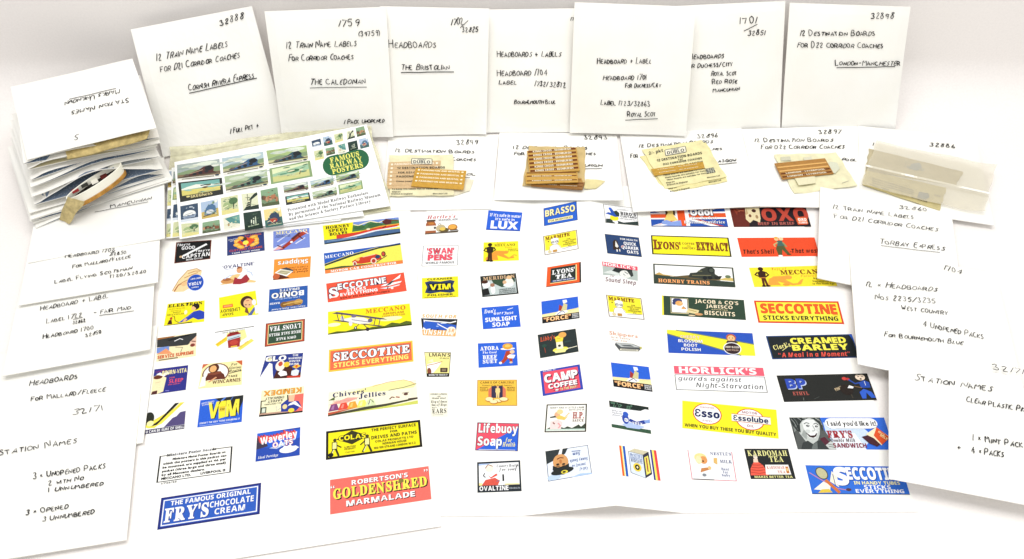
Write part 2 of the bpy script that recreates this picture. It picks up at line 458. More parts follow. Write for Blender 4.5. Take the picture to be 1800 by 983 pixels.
def a_capstan(a):
    a.ring(0, 0, 128, 100, 2.5, "7a3a2a"); a.t("They're", 5, 80, 12, W, "o", al="l", w=46); a.t("GOOD", 22, 61, 15, W, "b", al="l", w=48)
    a.l([(28, 28), (60, 48), (112, 80)], 12, K); a.l([(30, 30), (60, 48), (112, 80)], 9, W); a.e(22, 28, 6, 5, "d8b48a")
    a.t("They're", 74, 42, 11, W, "o", al="l", w=50); a.t("CAPSTAN", 26, 17, 19, W, "b", al="l", w=99); a.t("MEDIUM", 42, 6, 7, W, al="l", w=24); a.t("NAVY CUT", 70, 6, 7, W, al="l", w=30)
def a_cream(a):
    a.t("READING", 90, 87, 8, "e06a50", "s", w=56); a.t("HUNTLEY & PALMERS", 27, 80, 5, W, "i", w=44, rot=8); a.t("THE BISCUIT", 27, 72, 5, W, "i", w=34, rot=8)
    for x, y, rx, ry, r in ((36, 66, 12, 14, .3), (48, 82, 12, 9, -.3), (34, 48, 13, 9, -.4), (46, 36, 15, 9, -.5), (92, 80, 15, 9, .2), (101, 62, 9, 16, 0), (92, 40, 16, 9, .5), (102, 46, 8, 10, 0)): a.e(x, y, rx, ry, "f5b23c", r); a.e(x - 1, y + 1, rx * .6, ry * .5, "ffd06a", r)
    a.p([(66, 84), (98, 64), (72, 34), (62, 40), (68, 60)], "e8502c"); a.p([(34, 62), (44, 70), (64, 48), (58, 38)], "d84a2c")
    a.e(62, 74, 7, 9, "4a3a20"); a.e(64, 54, 10, 11, "fff05a"); a.l([(65, 44), (65, 34)], 3, "ffd8c0"); a.e(65, 33, 5, 3, "f0a890")
    a.t("CUSTARD CREAMS", 64, 16, 10, "d8584c", "s", w=112); a.t("TAKE SOME HOME", 64, 4, 6, W, "b", w=96)
def a_atora_hand(a):
    a.p([(2, 4), (22, 48), (62, 94), (104, 98), (128, 84), (122, 62), (100, 44), (88, 20), (50, 0), (14, 0)], "f7dda8")
    a.l([(2, 6), (26, 52), (64, 92), (104, 97), (126, 84)], 3.5, "c99a6a")
    for p in ([(40, 40), (70, 52), (96, 66)], [(50, 60), (84, 72), (110, 78)], [(66, 78), (96, 86), (120, 84)]): a.l(p, 3, "c88a50")
    a.l([(10, 2), (26, 30), (44, 38)], 5, "b86a3a"); a.e(52, 34, 14, 9, "f2c890", .3)
    a.e(100, 36, 36, 35, B); a.e(100, 36, 33, 32, "2752b8"); a.t("ATORA", 98, 38, 13, W, "b", w=56, rot=184); a.t("BEEF SUET", 100, 56, 6, W, "b", w=44, rot=184); a.t("FINEST", 98, 18, 5, W, w=30, rot=184)
def a_oval(a):
    a.t("'OVALTINE'", 64, 82, 14, "232a6e", "b", w=112, off=.01); a.l([(18, 76), (46, 78)], 2, "9aa2c8")
    a.p([(4, 4), (24, 20), (44, 46), (62, 50), (84, 42), (96, 22), (124, 12), (118, 6), (70, 10)], "f4cf8c"); a.e(28, 20, 22, 12, "d89a5c"); a.e(26, 28, 14, 7, "b06a3c")
    a.p([(46, 4), (52, 36), (62, 30), (74, 34), (92, 44), (102, 22), (92, 8), (70, 2)], "a8343c"); a.p([(60, 28), (82, 60), (92, 48), (74, 26)], W)
    a.e(68, 66, 10, 13, "e8a878"); a.p([(58, 72), (62, 82), (74, 82), (80, 70), (74, 76)], "9a5a3a"); a.l([(18, 30), (34, 44), (48, 48)], 3, "b8cdf0"); a.l([(92, 60), (108, 50), (112, 36)], 3, "b8cdf0"); a.l([(84, 74), (98, 62)], 2, "c8d8f4")
def a_mplane(a):
    a.p([(0, 0), (128, 0), (128, 100), (0, 100)], "7f93dc"); a.p([(0, 0), (50, 40), (0, 14)], "dfe6fb"); a.l([(14, 44), (60, 84)], 4, "dfe6fb"); a.l([(78, 26), (112, 52)], 4, "eef2ff")
    a.t("MECCANO", 64, 82, 15, C, "f", w=110); a.t("AEROPLANE", 34, 72, 5, N, w=50); a.t("CONSTRUCTOR", 34, 65, 5, N, w=54)
    a.p([(22, 2), (34, 2), (96, 58), (114, 70), (106, 84), (92, 80), (34, 20)], "a83c2c"); a.p([(62, 54), (92, 84), (96, 76), (70, 46)], "5a2a28"); a.l([(86, 68), (104, 46)], 5, "6a2c28"); a.e(112, 78, 9, 7, "c8543c"); a.l([(104, 88), (124, 70)], 3, W); a.e(64, 36, 5, 5, W); a.p([(0, 0), (36, 10), (24, 26)], "f3b0b0"); a.l([(14, 26), (40, 8)], 4, "221c28")
def a_skip(a):
    a.t("Skippers", 10, 12, 20, W, "b", al="l", w=104, o="7a5a14", ow=.06, off=.01)
    for i, s in enumerate(("A feast of flavour", "And no bones", "about it")): a.t(s, 8, 46 - i * -11, 8, "6a2a14", "i", al="l", w=72 - i * 8)
    a.p([(70, 100 - 4), (128, 100), (128, 82), (104, 74)], "5a2c20"); a.e(118, 84, 12, 14, "c8663c"); a.p([(60, 66), (104, 50), (124, 66), (82, 88)], W); a.p([(64, 66), (102, 54), (118, 66), (84, 82)], "d8d0a8"); a.l([(72, 70), (108, 60)], 2, "4a4a40"); a.l([(78, 76), (112, 66)], 2, "6a6a58"); a.p([(84, 44), (104, 50), (60, 66), (60, 60)], "454a50")
def a_bonio(a):
    a.t("SPRATT'S", 60, 4, 11, W, "b", w=66, o=K, ow=.06); a.t("BONIO", 66, 20, 22, W, "b", w=106, o=K, ow=.08, off=.03); a.t("A Bone Shaped Biscuit", 66, 46, 6, "cfe0ff", "i", w=84, rot=0)
    a.e(50, 74, 34, 12, "a87a3c"); a.e(30, 72, 14, 14, "c89a50"); a.e(78, 76, 12, 13, "8a6030"); a.l([(16, 68), (44, 70), (80, 76)], 4, "e0b868"); a.l([(22, 80), (50, 84)], 3, "5a3c1c")
    a.t("BAKED", 108, 62, 8, W, "b", w=32); a.t("Simply Ideal, Handy & Sound", 62, 91, 6, W, "i", w=110)
def a_elek(a):
    a.t("ELECTRICAL", 36, 71, 5, "9a8a1a", w=54); a.t("OUTFITS", 32, 62, 5, "9a8a1a", w=34); a.t("MADE BY", 36, 54, 5, K, w=26); a.t("MECCANO LTD", 32, 44, 7, K, "f", w=56)
    a.p([(44, 6), (78, 38), (92, 52), (112, 56), (128, 46), (128, 14), (108, 12), (92, 24), (70, 10)], "2c46b8"); a.e(98, 74, 13, 15, "2a2220"); a.p([(84, 62), (84, 74), (90, 78), (100, 66), (96, 56)], "f2c08c"); a.l([(48, 8), (86, 40)], 2, "6a86e8"); a.p([(58, 10), (66, 24), (74, 20), (66, 8)], "f2c08c")
    a.l([(22, 40), (30, 38), (34, 18), (46, 8)], 2, K); a.p([(10, 4), (14, 22), (22, 24), (26, 4)], "4a2020"); a.e(20, 30, 4, 6, "c03a2c"); a.p([(0, 0), (90, 6), (90, 2), (0, -1)], K); a.e(66, 52, 5, 10, "fffcd8"); a.t("ELEKTRON", 62, 82, 14, K, "f", w=116, off=.02)
def a_lifeb_up(a):
    a.t("LIFEBUOY", 92, 60, 14, K, "b", w=66); a.t("SOAP", 100, 79, 11, K, "b", w=36); a.ring(82, 40, 116, 54, 3, "f2622c"); a.r(85, 43, 113, 51, "ffa86a")
    a.e(34, 42, 22, 26, "4a2c24"); a.e(30, 48, 16, 20, "f4c08c"); a.p([(10, 66), (36, 100), (22, 100), (4, 70)], "5a6aa8"); a.p([(40, 66), (44, 84), (30, 96), (34, 70)], "7a5040"); a.e(10, 48, 7, 12, W); a.e(26, 56, 3, 2, K); a.e(38, 54, 3, 2, K); a.l([(26, 38), (36, 37)], 2.5, "b8343c"); a.r(0, 62, 10, 96, W)
def a_service(a):
    a.r(0, 0, 128, 100, "fff0c0"); a.p([(0, 100), (60, 100), (0, 66)], "a8703c"); a.p([(0, 92), (128, 100), (128, 86), (112, 64), (100, 52), (60, 54), (0, 60)], "3a3c3c"); a.p([(30, 86), (110, 98), (104, 92), (40, 80)], "222"+"426"); a.l([(56, 76), (74, 84), (84, 78)], 3, W)
    a.r(0, 34, 40, 58, "7a96d8"); a.p([(0, 30), (30, 50), (52, 24)], "f2a070"); a.p([(106, 62), (128, 86), (128, 40), (112, 46)], "f3c8b0"); a.l([(112, 66), (126, 62)], 4, "6a3830"); a.e(116, 48, 8, 7, "8a4038"); a.l([(60, 50), (84, 44), (78, 26)], 2, "5a5a50")
    a.t("SERVICE SUPREME", 62, 10, 13, "e8622c", "b", w=116, o="7a2a14", ow=.05); a.r(8, 2, 70, 6, "7a6a50")
def a_jar(a):
    a.l([(0, 97), (128, 98)], 3, "4a4a44"); a.t("SERVE WITH THE FINEST", 62, 86, 6, "4a5a2c", w=74)
    a.p([(40, 86), (98, 90), (104, 56), (68, 34), (34, 58)], "f4f0a0"); a.ring(48, 40, 84, 80, 1.5, "b8bc6a")
    a.p([(2, 44), (44, 76), (52, 62), (10, 32)], "ffe23c"); a.t("SHIPPAM'S", 24, 50, 7, "d89a2c", "b", w=38, rot=38); a.p([(72, 14), (118, 46), (126, 36), (82, 4)], "ffe86a"); a.t("JELLIES", 96, 24, 7, "d8b03c", "b", w=34, rot=36)
    a.p([(44, 20), (40, 76), (48, 84), (76, 84), (84, 76), (80, 20)], "a83232"); a.r(48, 76, 76, 86, "8a2a2a"); a.p([(40, 52), (84, 60), (84, 74), (40, 68)], "cfe0e8"); a.l([(44, 56), (80, 64)], 3, "6a7a90"); a.e(62, 40, 14, 10, "c8483c"); a.r(52, 20, 72, 26, "f0c84a")
def a_bourn(a):
    a.t("CADBURY'S", 26, 86, 6, "a8443c", "i", w=38); a.t("FOR", 72, 54, 6, "e0606a", w=20); a.t("SLEEP", 88, 36, 14, "f2566a", "b", w=52); a.t("AND ENERGY", 82, 28, 4, "e0606a", w=46)
    a.p([(0, 0), (0, 70), (20, 78), (50, 60), (44, 6), (24, 0)], "fff0c0"); a.e(18, 66, 17, 8, "6a3424"); a.e(44, 70, 9, 5, "6a3424"); a.p([(10, 78), (24, 84), (34, 76), (52, 84), (60, 76), (40, 66)], W); a.p([(0, 0), (4, 12), (22, 14), (22, 0)], "5a3030"); a.l([(52, 8), (66, 6)], 3, "8a8ae0"); a.l([(10, 44), (30, 46)], 2, "d8c89a"); a.t("BOURN-VITA", 78, 72, 16, "fff2b0", "b", w=92, off=.02)
def a_winc(a):
    a.p([(0, 80), (10, 92), (20, 100), (0, 100)], "d06a44"); a.p([(106, 100), (128, 100), (128, 78)], "d2693f")
    a.e(46, 58, 42, 40, "7a4a38"); a.e(46, 58, 38, 36, "fffdf4"); a.r(2, 0, 92, 29, "fff2b0"); a.p([(14, 30), (20, 52), (34, 66), (56, 64), (72, 50), (78, 30)], "6a3428"); a.p([(22, 60), (60, 64), (66, 56), (44, 50), (20, 54)], "8a4a34"); a.e(38, 78, 17, 19, "5a3020"); a.e(36, 76, 11, 14, "f2b878"); a.p([(2, 4), (6, 46), (16, 48), (20, 10)], W); a.l([(28, 22), (50, 40)], 5, "e8a878")
    a.t("For", 102, 82, 10, K, "i", w=20); a.t("Glorious", 106, 68, 10, K, "i", w=38); a.t("Health", 106, 55, 10, K, "i", w=38); a.l([(88, 50), (126, 58)], 2, K); a.t("TAKE", 100, 34, 8, K, "b", w=28); a.t("WINCARNIS", 82, 14, 13, "5a2014", "b", w=84)
def a_lyup(a):
    a.r(0, 0, 128, 100, "c8573c"); a.ring(0, 0, 128, 100, 2, "6a2a20"); a.r(8, 8, 120, 92, C); a.r(10, 10, 118, 90, "38523e"); a.t("LYONS' TEA", 64, 18, 20, W, "f", w=100, off=.02); a.t("HUGE SALE TELLS", 64, 48, 12, W, "f", w=102, off=.02); a.t("OWN TALE", 60, 70, 11, W, "f", w=64, off=.02)
def a_glo(a):
    a.p([(0, 0), (10, 100), (128, 100), (128, 0)], "2f3f90"); a.p([(0, 0), (2, 10), (24, 68), (34, 62), (40, 20), (44, 0)], W); a.p([(44, 0), (50, 30), (66, 60), (96, 46), (108, 18), (128, 20), (128, 0)], "4a2620"); a.e(60, 52, 15, 22, "fff4e4"); a.e(60, 60, 7, 10, "c8503c"); a.e(80, 56, 10, 11, "f0d040"); a.p([(56, 20), (64, 34), (82, 26), (86, 12), (66, 8)], W); a.p([(98, 44), (112, 56), (126, 46), (112, 36)], "f4c84a"); a.p([(98, 12), (98, 28), (112, 34), (122, 28), (120, 10), (108, 6)], "e8eefc"); a.e(112, 46, 4, 6, "e8622c"); a.r(86, 0, 128, 8, "d0402c")
    a.t("GLO", 43, 74, 20, W, "b", w=64, off=.05, o=K, ow=.05); a.e(24, 82, 5, 6, "fff2b0")
    for i, s in enumerate(("THE", "WARMING", "WINTER", "DRINK")): a.t(s, 104, 88 - i * 12, 7.5, W, "b", w=(18, 42, 36, 30)[i])
def a_kemex(a):
    a.r(0, 0, 128, 100, "fff8cc"); a.p([(0, 28), (44, 30), (44, 100), (0, 100)], S); a.r(0, 94, 128, 100, K); a.r(44, 88, 128, 94, "c8a08a")
    a.p([(6, 74), (20, 92), (64, 90), (66, 62), (50, 46), (14, 56)], "2f3f9a"); a.e(34, 88, 9, 8, "f6e04a"); a.p([(2, 84), (28, 66), (46, 70), (40, 62), (24, 54)], W); a.e(54, 72, 7, 9, "f4dca0"); a.p([(26, 30), (28, 56), (44, 54), (42, 30)], "f6c6a0"); a.l([(48, 28), (46, 48)], 4, K)
    a.r(108, 66, 124, 88, "3a4a3a"); a.r(111, 70, 121, 86, "e4ecd8"); a.l([(126, 40), (124, 90)], 3, K); a.l([(112, 42), (126, 42)], 3, K); a.l([(66, 76), (78, 84), (80, 66)], 1.5, "a8b0c0")
    a.t("KEMDEX", 64, 4, 19, "f4a63a", "b", w=112, o="8a5a1c", ow=.04); a.t("CHEMICALLY", 86, 30, 9, K, "b", w=56); a.t("SAFEST", 84, 42, 8, K, "b", w=44); a.t("ALL DENTURES", 90, 54, 5, "5a5a4a", w=50)
def a_shell(a):
    a.r(0, 0, 128, 100, W); a.p([(60, 16), (128, 16), (128, 66), (110, 64), (98, 50), (86, 46)], "5a5080"); a.p([(0, 34), (16, 22), (36, 24), (52, 30), (122, 100), (106, 100), (46, 34), (30, 18), (8, 20), (0, 24)], "ffee5a"); a.p([(0, 40), (4, 34), (22, 26), (36, 28), (44, 36), (104, 100), (90, 100), (40, 42), (28, 34)], "2b2a24"); a.e(8, 54, 17, 24, "2d3028"); a.e(14, 36, 12, 10, "fff6b0"); a.r(0, 0, 128, 15, "2c2350"); a.t("U CAN BE SURE OF SHELL", 65, 3, 9, W, "b", w=124, off=.01)
def a_vimblue(a):
    a.p([(44, 100), (128, 100), (128, 78), (116, 40), (104, 36), (60, 84)], "2a2e30"); a.p([(66, 86), (78, 100), (72, 100), (60, 88)], "5a86e0"); a.l([(90, 84), (98, 100)], 3, "4a6ab0")
    a.t("V", 42, 28, 56, "fff04a", "b", w=30, off=.04, sd=K, dx=3, dy=-2); a.p([(60, 22), (56, 72), (64, 88), (78, 86), (78, 26)], "ffee3c"); a.r(60, 48, 76, 66, "e8c83a"); a.t("VIM", 68, 53, 6, K, "b", w=13); a.t("M", 98, 28, 56, "fff04a", "b", w=36, off=.04, sd=K, dx=3, dy=-2)
    a.t("DOESN'T BRIGHTEN", 24, 86, 5, W, "i", w=38, rot=6); a.t("HAS MORE THAN", 24, 79, 5, W, "i", w=34, rot=6); a.t("DOESN'T THE VERY THING SCRUBBING IT", 64, 10, 6, W, "b", w=116); a.r(6, 3, 100, 5, "9ab4f4")
def a_wave(a):
    a.p([(0, 56), (20, 46), (60, 40), (128, 64), (128, 92), (60, 100), (0, 100)], B); a.p([(0, 42), (0, 84), (18, 90), (34, 48)], "443c50")
    for d in (9, 6, 3): a.t("Waverley", 66 - d, 62 + d, 24, "ee5a54" if d != 9 else "a83038", "b", w=108, rot=5, off=.02)
    a.t("Waverley", 66, 62, 24, W, "b", w=108, rot=5, off=.035); a.p([(38, 40), (60, 34), (112, 58), (112, 64)], "bcd2f4"); a.t("OATS", 78, 42, 17, W, "b", w=58, o="e04a44", ow=.09, rot=5, off=.02)
    a.e(94, 26, 26, 12, W); a.p([(78, 34), (82, 42), (90, 38), (100, 44), (104, 36), (116, 36), (126, 28), (118, 24)], W); a.t("Ideal Porridge", 36, 8, 9, W, "c", w=58)
def a_minib(a):
    a.ring(0, 0, 128, 100, 2.0, K); a.r(20, 95, 92, 104, W); a.t("Miniature Poster Boards", 56, 95, 9, K, "f", w=86, off=.05)
    for i, s in enumerate(("Miniature Metal Poster Boards on", "which the posters in this packet can", "be mounted, are supplied at 4d. per", "packet (three large and three small)", "by all Meccano dealers.", "MECCANO LTD.        LIVERPOOL 13")): a.t(s, 8 if i else 24, 78 - i * 14, 8, K, "s", off=.05, al="l", w=(92, 110, 110, 110, 74, 110)[i])
    a.t("1/756/25", 22, -9, 6, K, "s", w=26)
def a_hspeed(a):
    a.r(0, 0, 280, 100, Y); a.p([(104, 46), (112, 100), (280, 100), (280, 52)], "4a7a48"); a.p([(110, 84), (112, 100), (280, 100), (280, 84), (250, 92), (214, 74), (190, 86), (170, 92), (150, 76), (126, 84)], "7a94d8"); a.l([(112, 86), (130, 78), (150, 86), (176, 94), (204, 80), (230, 92)], 5, "fff4c0"); a.e(190, 68, 28, 14, "3e6a40"); a.e(132, 66, 20, 11, "3e6a40")
    a.p([(228, 64), (216, 84), (232, 98), (254, 90), (250, 66)], "5a2a2c"); a.l([(250, 84), (276, 80)], 5, "7a4034")
    a.p([(46, 18), (46, 40), (130, 42), (206, 54), (280, 56), (268, 44), (180, 34), (110, 16)], "d8442c"); a.p([(130, 44), (206, 60), (280, 62), (280, 56), (206, 54)], "f0a83c"); a.e(164, 50, 7, 5, "f6e8c0"); a.l([(216, 46), (230, 56)], 4, K)
    a.p([(0, 0), (280, 0), (280, 30), (190, 34), (120, 18), (60, 20), (0, 22)], "4a6a94"); a.p([(60, 16), (130, 20), (190, 32), (280, 40), (280, 46), (180, 38), (110, 24)], "e8f0f8"); a.p([(0, 0), (280, 0), (280, 10), (0, 4)], "1c2430"); a.l([(10, 14), (60, 12), (120, 12)], 3, "8aa8cc")
    for i, s in enumerate(("HORNBY", "SPEED", "BOATS")): a.t(s, 54, 78 - i * 19, 15, K, "f", w=(88, 68, 64)[i], off=.02)
def a_mcar(a):
    a.r(0, 0, 280, 100, "ffee5e"); a.p([(0, 46), (90, 76), (190, 96), (280, 104), (280, 100), (0, 100)], "2f62c0"); a.p([(0, 44), (90, 74), (200, 96), (280, 100), (280, 93), (200, 88), (100, 66), (0, 36)], "2c3c40"); a.p([(0, 14), (60, 20), (130, 14), (0, 8)], "5a7a3a"); a.p([(0, 4), (90, 12), (140, 16), (210, 22), (110, 20), (60, 26), (0, 22)], "4a5a34")
    a.r(0, -1, 280, 16, "f58844"); a.t("MOTOR CAR CONSTRUCTOR", 138, 2, 10, W, "f", w=236, off=.02); a.t("MECCANO", 55, 74, 15, W, "f", w=104, rot=2)
    a.p([(98, 40), (118, 54), (150, 60), (188, 62), (204, 52), (206, 36), (176, 26), (130, 24), (104, 30)], "d2402a"); a.p([(136, 58), (184, 64), (184, 60), (140, 54)], "f6d0a0"); a.p([(110, 46), (120, 56), (128, 50), (122, 38)], "f4c860"); a.e(108, 28, 7, 12, "f4e0d0"); a.e(108, 28, 4, 8, "a83a2c"); a.e(176, 30, 11, 15, "f2e0cc"); a.e(176, 30, 7, 10, "b83c2c"); a.e(214, 58, 8, 13, "3a3032"); a.e(213, 58, 5, 9, "d0503c"); a.e(192, 48, 9, 9, "2c4468"); a.l([(186, 22), (226, 48)], 3, "3a3a3a"); a.p([(80, 20), (110, 18), (180, 16), (120, 22)], "5a5040")
def aeroplane(a, x, y, k, col, wing):
    a.l([(x, y), (x + 60 * k, y + 10 * k)], 5 * k, wing); a.l([(x + 8 * k, y - 12 * k), (x + 66 * k, y - 4 * k)], 5 * k, wing)
def a_secplane(a):
    a.t("S", 24, 22, 50, W, "f", w=30, o="2c2c50", ow=.08, off=.05); a.t("ECCOTINE", 126, 58, 30, W, "b", w=172, o="2c2c50", ow=.1, off=.03); a.t("STICKS", 104, 40, 15, W, "b", w=68, off=.02); a.t("EVERYTHING", 112, 22, 15, W, "b", w=132, off=.02); a.t("SOLD IN HANDY TUBES", 132, 8, 8, "5a1c14", "b", w=176)
    a.p([(190, 44), (206, 52), (268, 56), (262, 48), (222, 40)], W); a.p([(186, 34), (222, 34), (260, 40), (256, 34), (208, 26)], "e8f0f4"); a.p([(206, 40), (226, 46), (268, 92), (256, 76), (228, 60)], "3a4a50"); a.p([(232, 62), (268, 92), (262, 72)], W); a.l([(212, 24), (218, 38)], 3, K); a.e(230, 26, 5, 6, "f4f0ea"); a.l([(206, 72), (216, 72)], 2, "7a1c14")
class Banked:
    """draws on a poster with the picture leaning down to the right"""
    def __init__(s, a): s.a = a; s.q = lambda x, y: (x, y - .19 * (x - 14))
    def p(s, pts, c): s.a.p([s.q(*p) for p in pts], c)
    def l(s, pts, w, c): s.a.l([s.q(*p) for p in pts], w, c)
    def e(s, x, y, rx, ry, c): s.a.e(*s.q(x, y), rx, ry, c)
def a_maero(a):
    a.r(0, 0, 280, 100, Y); a.e(210, 40, 40, 10, "fffac0"); a.e(20, 40, 22, 8, "fffbd0")
    a.p([(0, 0), (280, 0), (280, 16), (262, 22), (240, 14), (214, 22), (190, 10), (150, 12), (120, 6), (90, 14), (60, 6), (30, 10), (0, 4)], "5a6a24"); a.p([(0, 0), (280, 0), (280, 6), (0, 2)], "2c3418")
    b = Banked(a)
    b.p([(14, 90), (30, 98), (96, 90), (186, 78), (200, 72), (170, 72), (96, 82), (40, 88)], "5c5468"); b.p([(14, 58), (30, 62), (100, 56), (170, 40), (184, 44), (120, 46), (60, 54)], "4c4460")
    b.p([(46, 66), (84, 78), (120, 78), (150, 62), (138, 52), (104, 48), (56, 60)], "f2f0ea"); b.l([(80, 66), (140, 58)], 3, "8a86a0"); b.e(142, 66, 8, 9, "6c6480"); b.e(88, 82, 9, 6, "7a7090"); b.e(76, 50, 6, 12, "e8e4f0"); b.e(48, 70, 6, 10, "cfc8dc")
    for p in ([(30, 92), (36, 62)], [(46, 92), (52, 60)], [(160, 76), (154, 46)], [(176, 76), (170, 46)], [(104, 48), (92, 30)], [(120, 46), (132, 30)]): b.l(p, 2.5, "4a4250")
    b.e(92, 30, 5, 7, "3a3440"); b.e(132, 26, 6, 8, "3a3440"); b.e(92, 30, 2, 3, W)
    a.t("MECCANO", 196, 74, 19, "dc7a2c", "f", w=136); a.t("AEROPLANE", 222, 60, 8, "c86a2c", "b", w=72); a.t("CONSTRUCTOR", 222, 49, 7, "c8902c", "b", w=78)
def a_secred(a):
    a.r(0, 0, 280, 100, "ffcf4a"); a.r(5, 7, 275, 93, "f4744e"); a.t("SECCOTINE", 142, 46, 36, W, "f", w=252, o="4a1c34", ow=.09, off=.045); a.t("STICKS EVERYTHING", 140, 16, 20, "fff07a", "b", w=246, off=.02)
def a_chiv(a):
    a.r(0, 0, 280, 100, "fff9dc"); a.p([(60, 84), (150, 104), (240, 108), (280, 84), (270, 70), (170, 72)], "fdf4a8"); a.l([(140, 98), (190, 108), (240, 108), (262, 96), (276, 82)], 2, "e8a070"); a.l([(190, 72), (240, 76), (280, 84)], 3, "8a8a6a"); a.p([(0, 64), (20, 76), (20, 62)], "5a6a3c"); a.p([(0, 44), (60, 66), (96, 60), (60, 44)], "f8b0a0")
    a.p([(0, 0), (280, 0), (280, 14), (210, 8), (150, 14), (0, 0)], "d8dc6a"); a.p([(0, 4), (110, 16), (180, 18), (280, 26), (280, 20), (180, 8), (0, -3)], "4a4a38"); a.p([(0, 12), (100, 20), (0, 2)], "c85a3c"); a.r(250, 22, 280, 27, "4a3830")
    for x, c, d in ((18, "8a4a7a", "b07aa8"), (48, "e8503c", "f49080"), (76, "f4a83c", "ffd070"), (106, "f0ec70", "fbf8b0"), (132, "e0ecb8", "f4f8dc")): a.p([(x - 17, 16), (x - 9, 44), (x + 9, 46), (x + 17, 18)], c); a.p([(x - 9, 24), (x - 4, 40), (x + 2, 40), (x - 1, 22)], d)
    a.l([(126, 24), (132, 46), (142, 30)], 3, "3c4a3a"); a.l([(192, 34), (200, 42), (208, 38)], 4, "7a4a3c"); a.l([(212, 40), (224, 36)], 4, "a8402c"); a.e(244, 46, 7, 5, "6a4a40"); a.l([(232, 52), (254, 52)], 2, "7a6a6a")
    a.t("Chivers'", 66, 74, 19, "24285e", "f", w=104); a.t("Jellies", 138, 54, 19, "24285e", "f", w=84); a.t("table novelties", 52, 52, 9, "e8b0a8", "i", w=76)
def a_colas(a):
    a.r(0, 0, 280, 100, "26241e"); a.r(7, 8, 273, 92, "fff01e"); a.p([(30, 66), (76, 92), (124, 66), (76, 42)], "3a3820"); a.t("COLAS", 77, 60, 16, Y, "b", w=78, o=K, ow=.12, off=.03)
    for x, d in ((25, 1), (120, -1)): a.l([(x - 14, 10), (x, 38), (x + 4, 58)], 6, "3a3a20"); a.l([(x + 12, 8), (x + 2, 38)], 6, "3a3a20"); a.l([(x - 11, 12), (x + 1, 38)], 2.5, "fffab0"); a.l([(x - 2, 52), (x + 20 * d, 36)], 4, "3a3a20"); a.p([(x - 8, 32), (x - 4, 58), (x + 8, 58), (x + 8, 32)], "fff6a0"); a.ring(x - 8, 32, x + 8, 58, 1.6, K); a.e(x + 1, 64, 5, 6, "4a4424")
    a.e(14, 14, 8, 7, K); a.t("A BRITISH", 70, 32, 5, K, w=34); a.t("PRODUCT", 70, 25, 5, K, w=32); a.t("Copyright", 70, 15, 4, K, "i", w=26)
    for i, (s, w_, h) in enumerate((("THE PERFECT SURFACE", 132, 10), ("FOR", 22, 7), ("DRIVES AND PATHS", 134, 11), ("COLAS PRODUCTS LTD", 112, 7), ("NORMAN HOUSE", 70, 7), ("105/109 STRAND LONDON W.C.2", 122, 7))): a.t(s, 200, (78, 66, 50, 37, 26, 14)[i], h, K, "b", w=w_)
def a_frycc(a):
    a.r(0, 0, 280, 100, "3462c4"); a.ring(0, 0, 280, 100, 5, "2a3480"); a.ring(8, 9, 272, 91, 2.4, W); a.t("THE FAMOUS ORIGINAL", 140, 70, 14, W, "b", w=222, off=.02); a.t("FRY'S", 76, 20, 42, W, "f", w=120, off=.04, sd="2a3f94", dx=2, dy=-2); a.t("CHOCOLATE", 200, 44, 18, W, "b", w=122, off=.01); a.t("CREAM", 196, 20, 18, W, "b", w=84, off=.01)
def a_golden(a):
    a.t("ROBERTSON'S", 140, 76, 13, W, "b", w=158, off=.02, sd="6a2018", dx=1.5, dy=-1.5); a.t("GOLDEN", 80, 42, 29, "fff05a", "f", w=142, off=.03, sd=K, dx=3, dy=-3); a.t("SHRED", 214, 42, 29, "fff05a", "f", w=114, off=.03, sd=K, dx=3, dy=-3); a.t("\u201d", 271, 70, 22, W, "f", sd=K, dx=1, dy=-1); a.t("\u201c", 7, 60, 22, W, "f", sd=K, dx=1, dy=-1); a.t("MARMALADE", 140, 16, 15, W, "b", w=190, off=.03, sd=K, dx=2, dy=-2); a.p([(190, 62), (194, 74), (206, 72), (207, 64), (198, 60)], "8a7a3c")
def a_hart(a):
    a.r(0, 0, 128, 100, W); a.t("Hartley's", 62, 78, 18, "c22c2c", "i", w=108); a.t("MARMALADE", 88, 63, 10, K, "b", w=72); a.p([(2, 0), (4, 50), (8, 62), (36, 62), (42, 48), (42, 0)], "a8623c"); a.r(6, 62, 40, 72, "5a4a3a"); a.r(3, 14, 43, 40, "f6f0e6"); a.e(38, 28, 4, 6, K); a.e(24, 52, 12, 6, "c8803c")
    a.e(60, 24, 18, 20, "c8b890"); a.e(72, 14, 18, 12, "6a5a34"); a.e(66, 20, 11, 9, "e8c860"); a.e(104, 26, 18, 17, "b8782c"); a.e(103, 28, 14, 12, "f0b050"); a.p([(0, 0), (126, 8), (122, -2), (2, -4)], "5a5044"); a.l([(50, 44), (56, 52), (60, 44)], 2, K); a.l([(94, 10), (122, 12)], 4, "4a4434")
def a_lux(a):
    a.t("If it's safe in water", 66, 70, 15, W, "b", w=116, off=.01); a.t("it's safe in", 66, 52, 12, W, "b", w=72, off=.01); a.t("LUX", 66, 10, 36, W, "b", w=98, off=.06); a.r(0, 0, 128, 4, "2450b0")
def a_swan(a):
    a.ring(0, 0, 128, 100, 1.5, "8a8a92"); a.t("'SWAN'", 64, 60, 26, P, "b", w=96, off=.05, o="4a1420", ow=.03); a.t("PENS", 64, 28, 26, P, "b", w=86, off=.05, o="4a1420", ow=.03); a.t("WORLD FAMOUS", 64, 10, 10, K, "b", w=102)
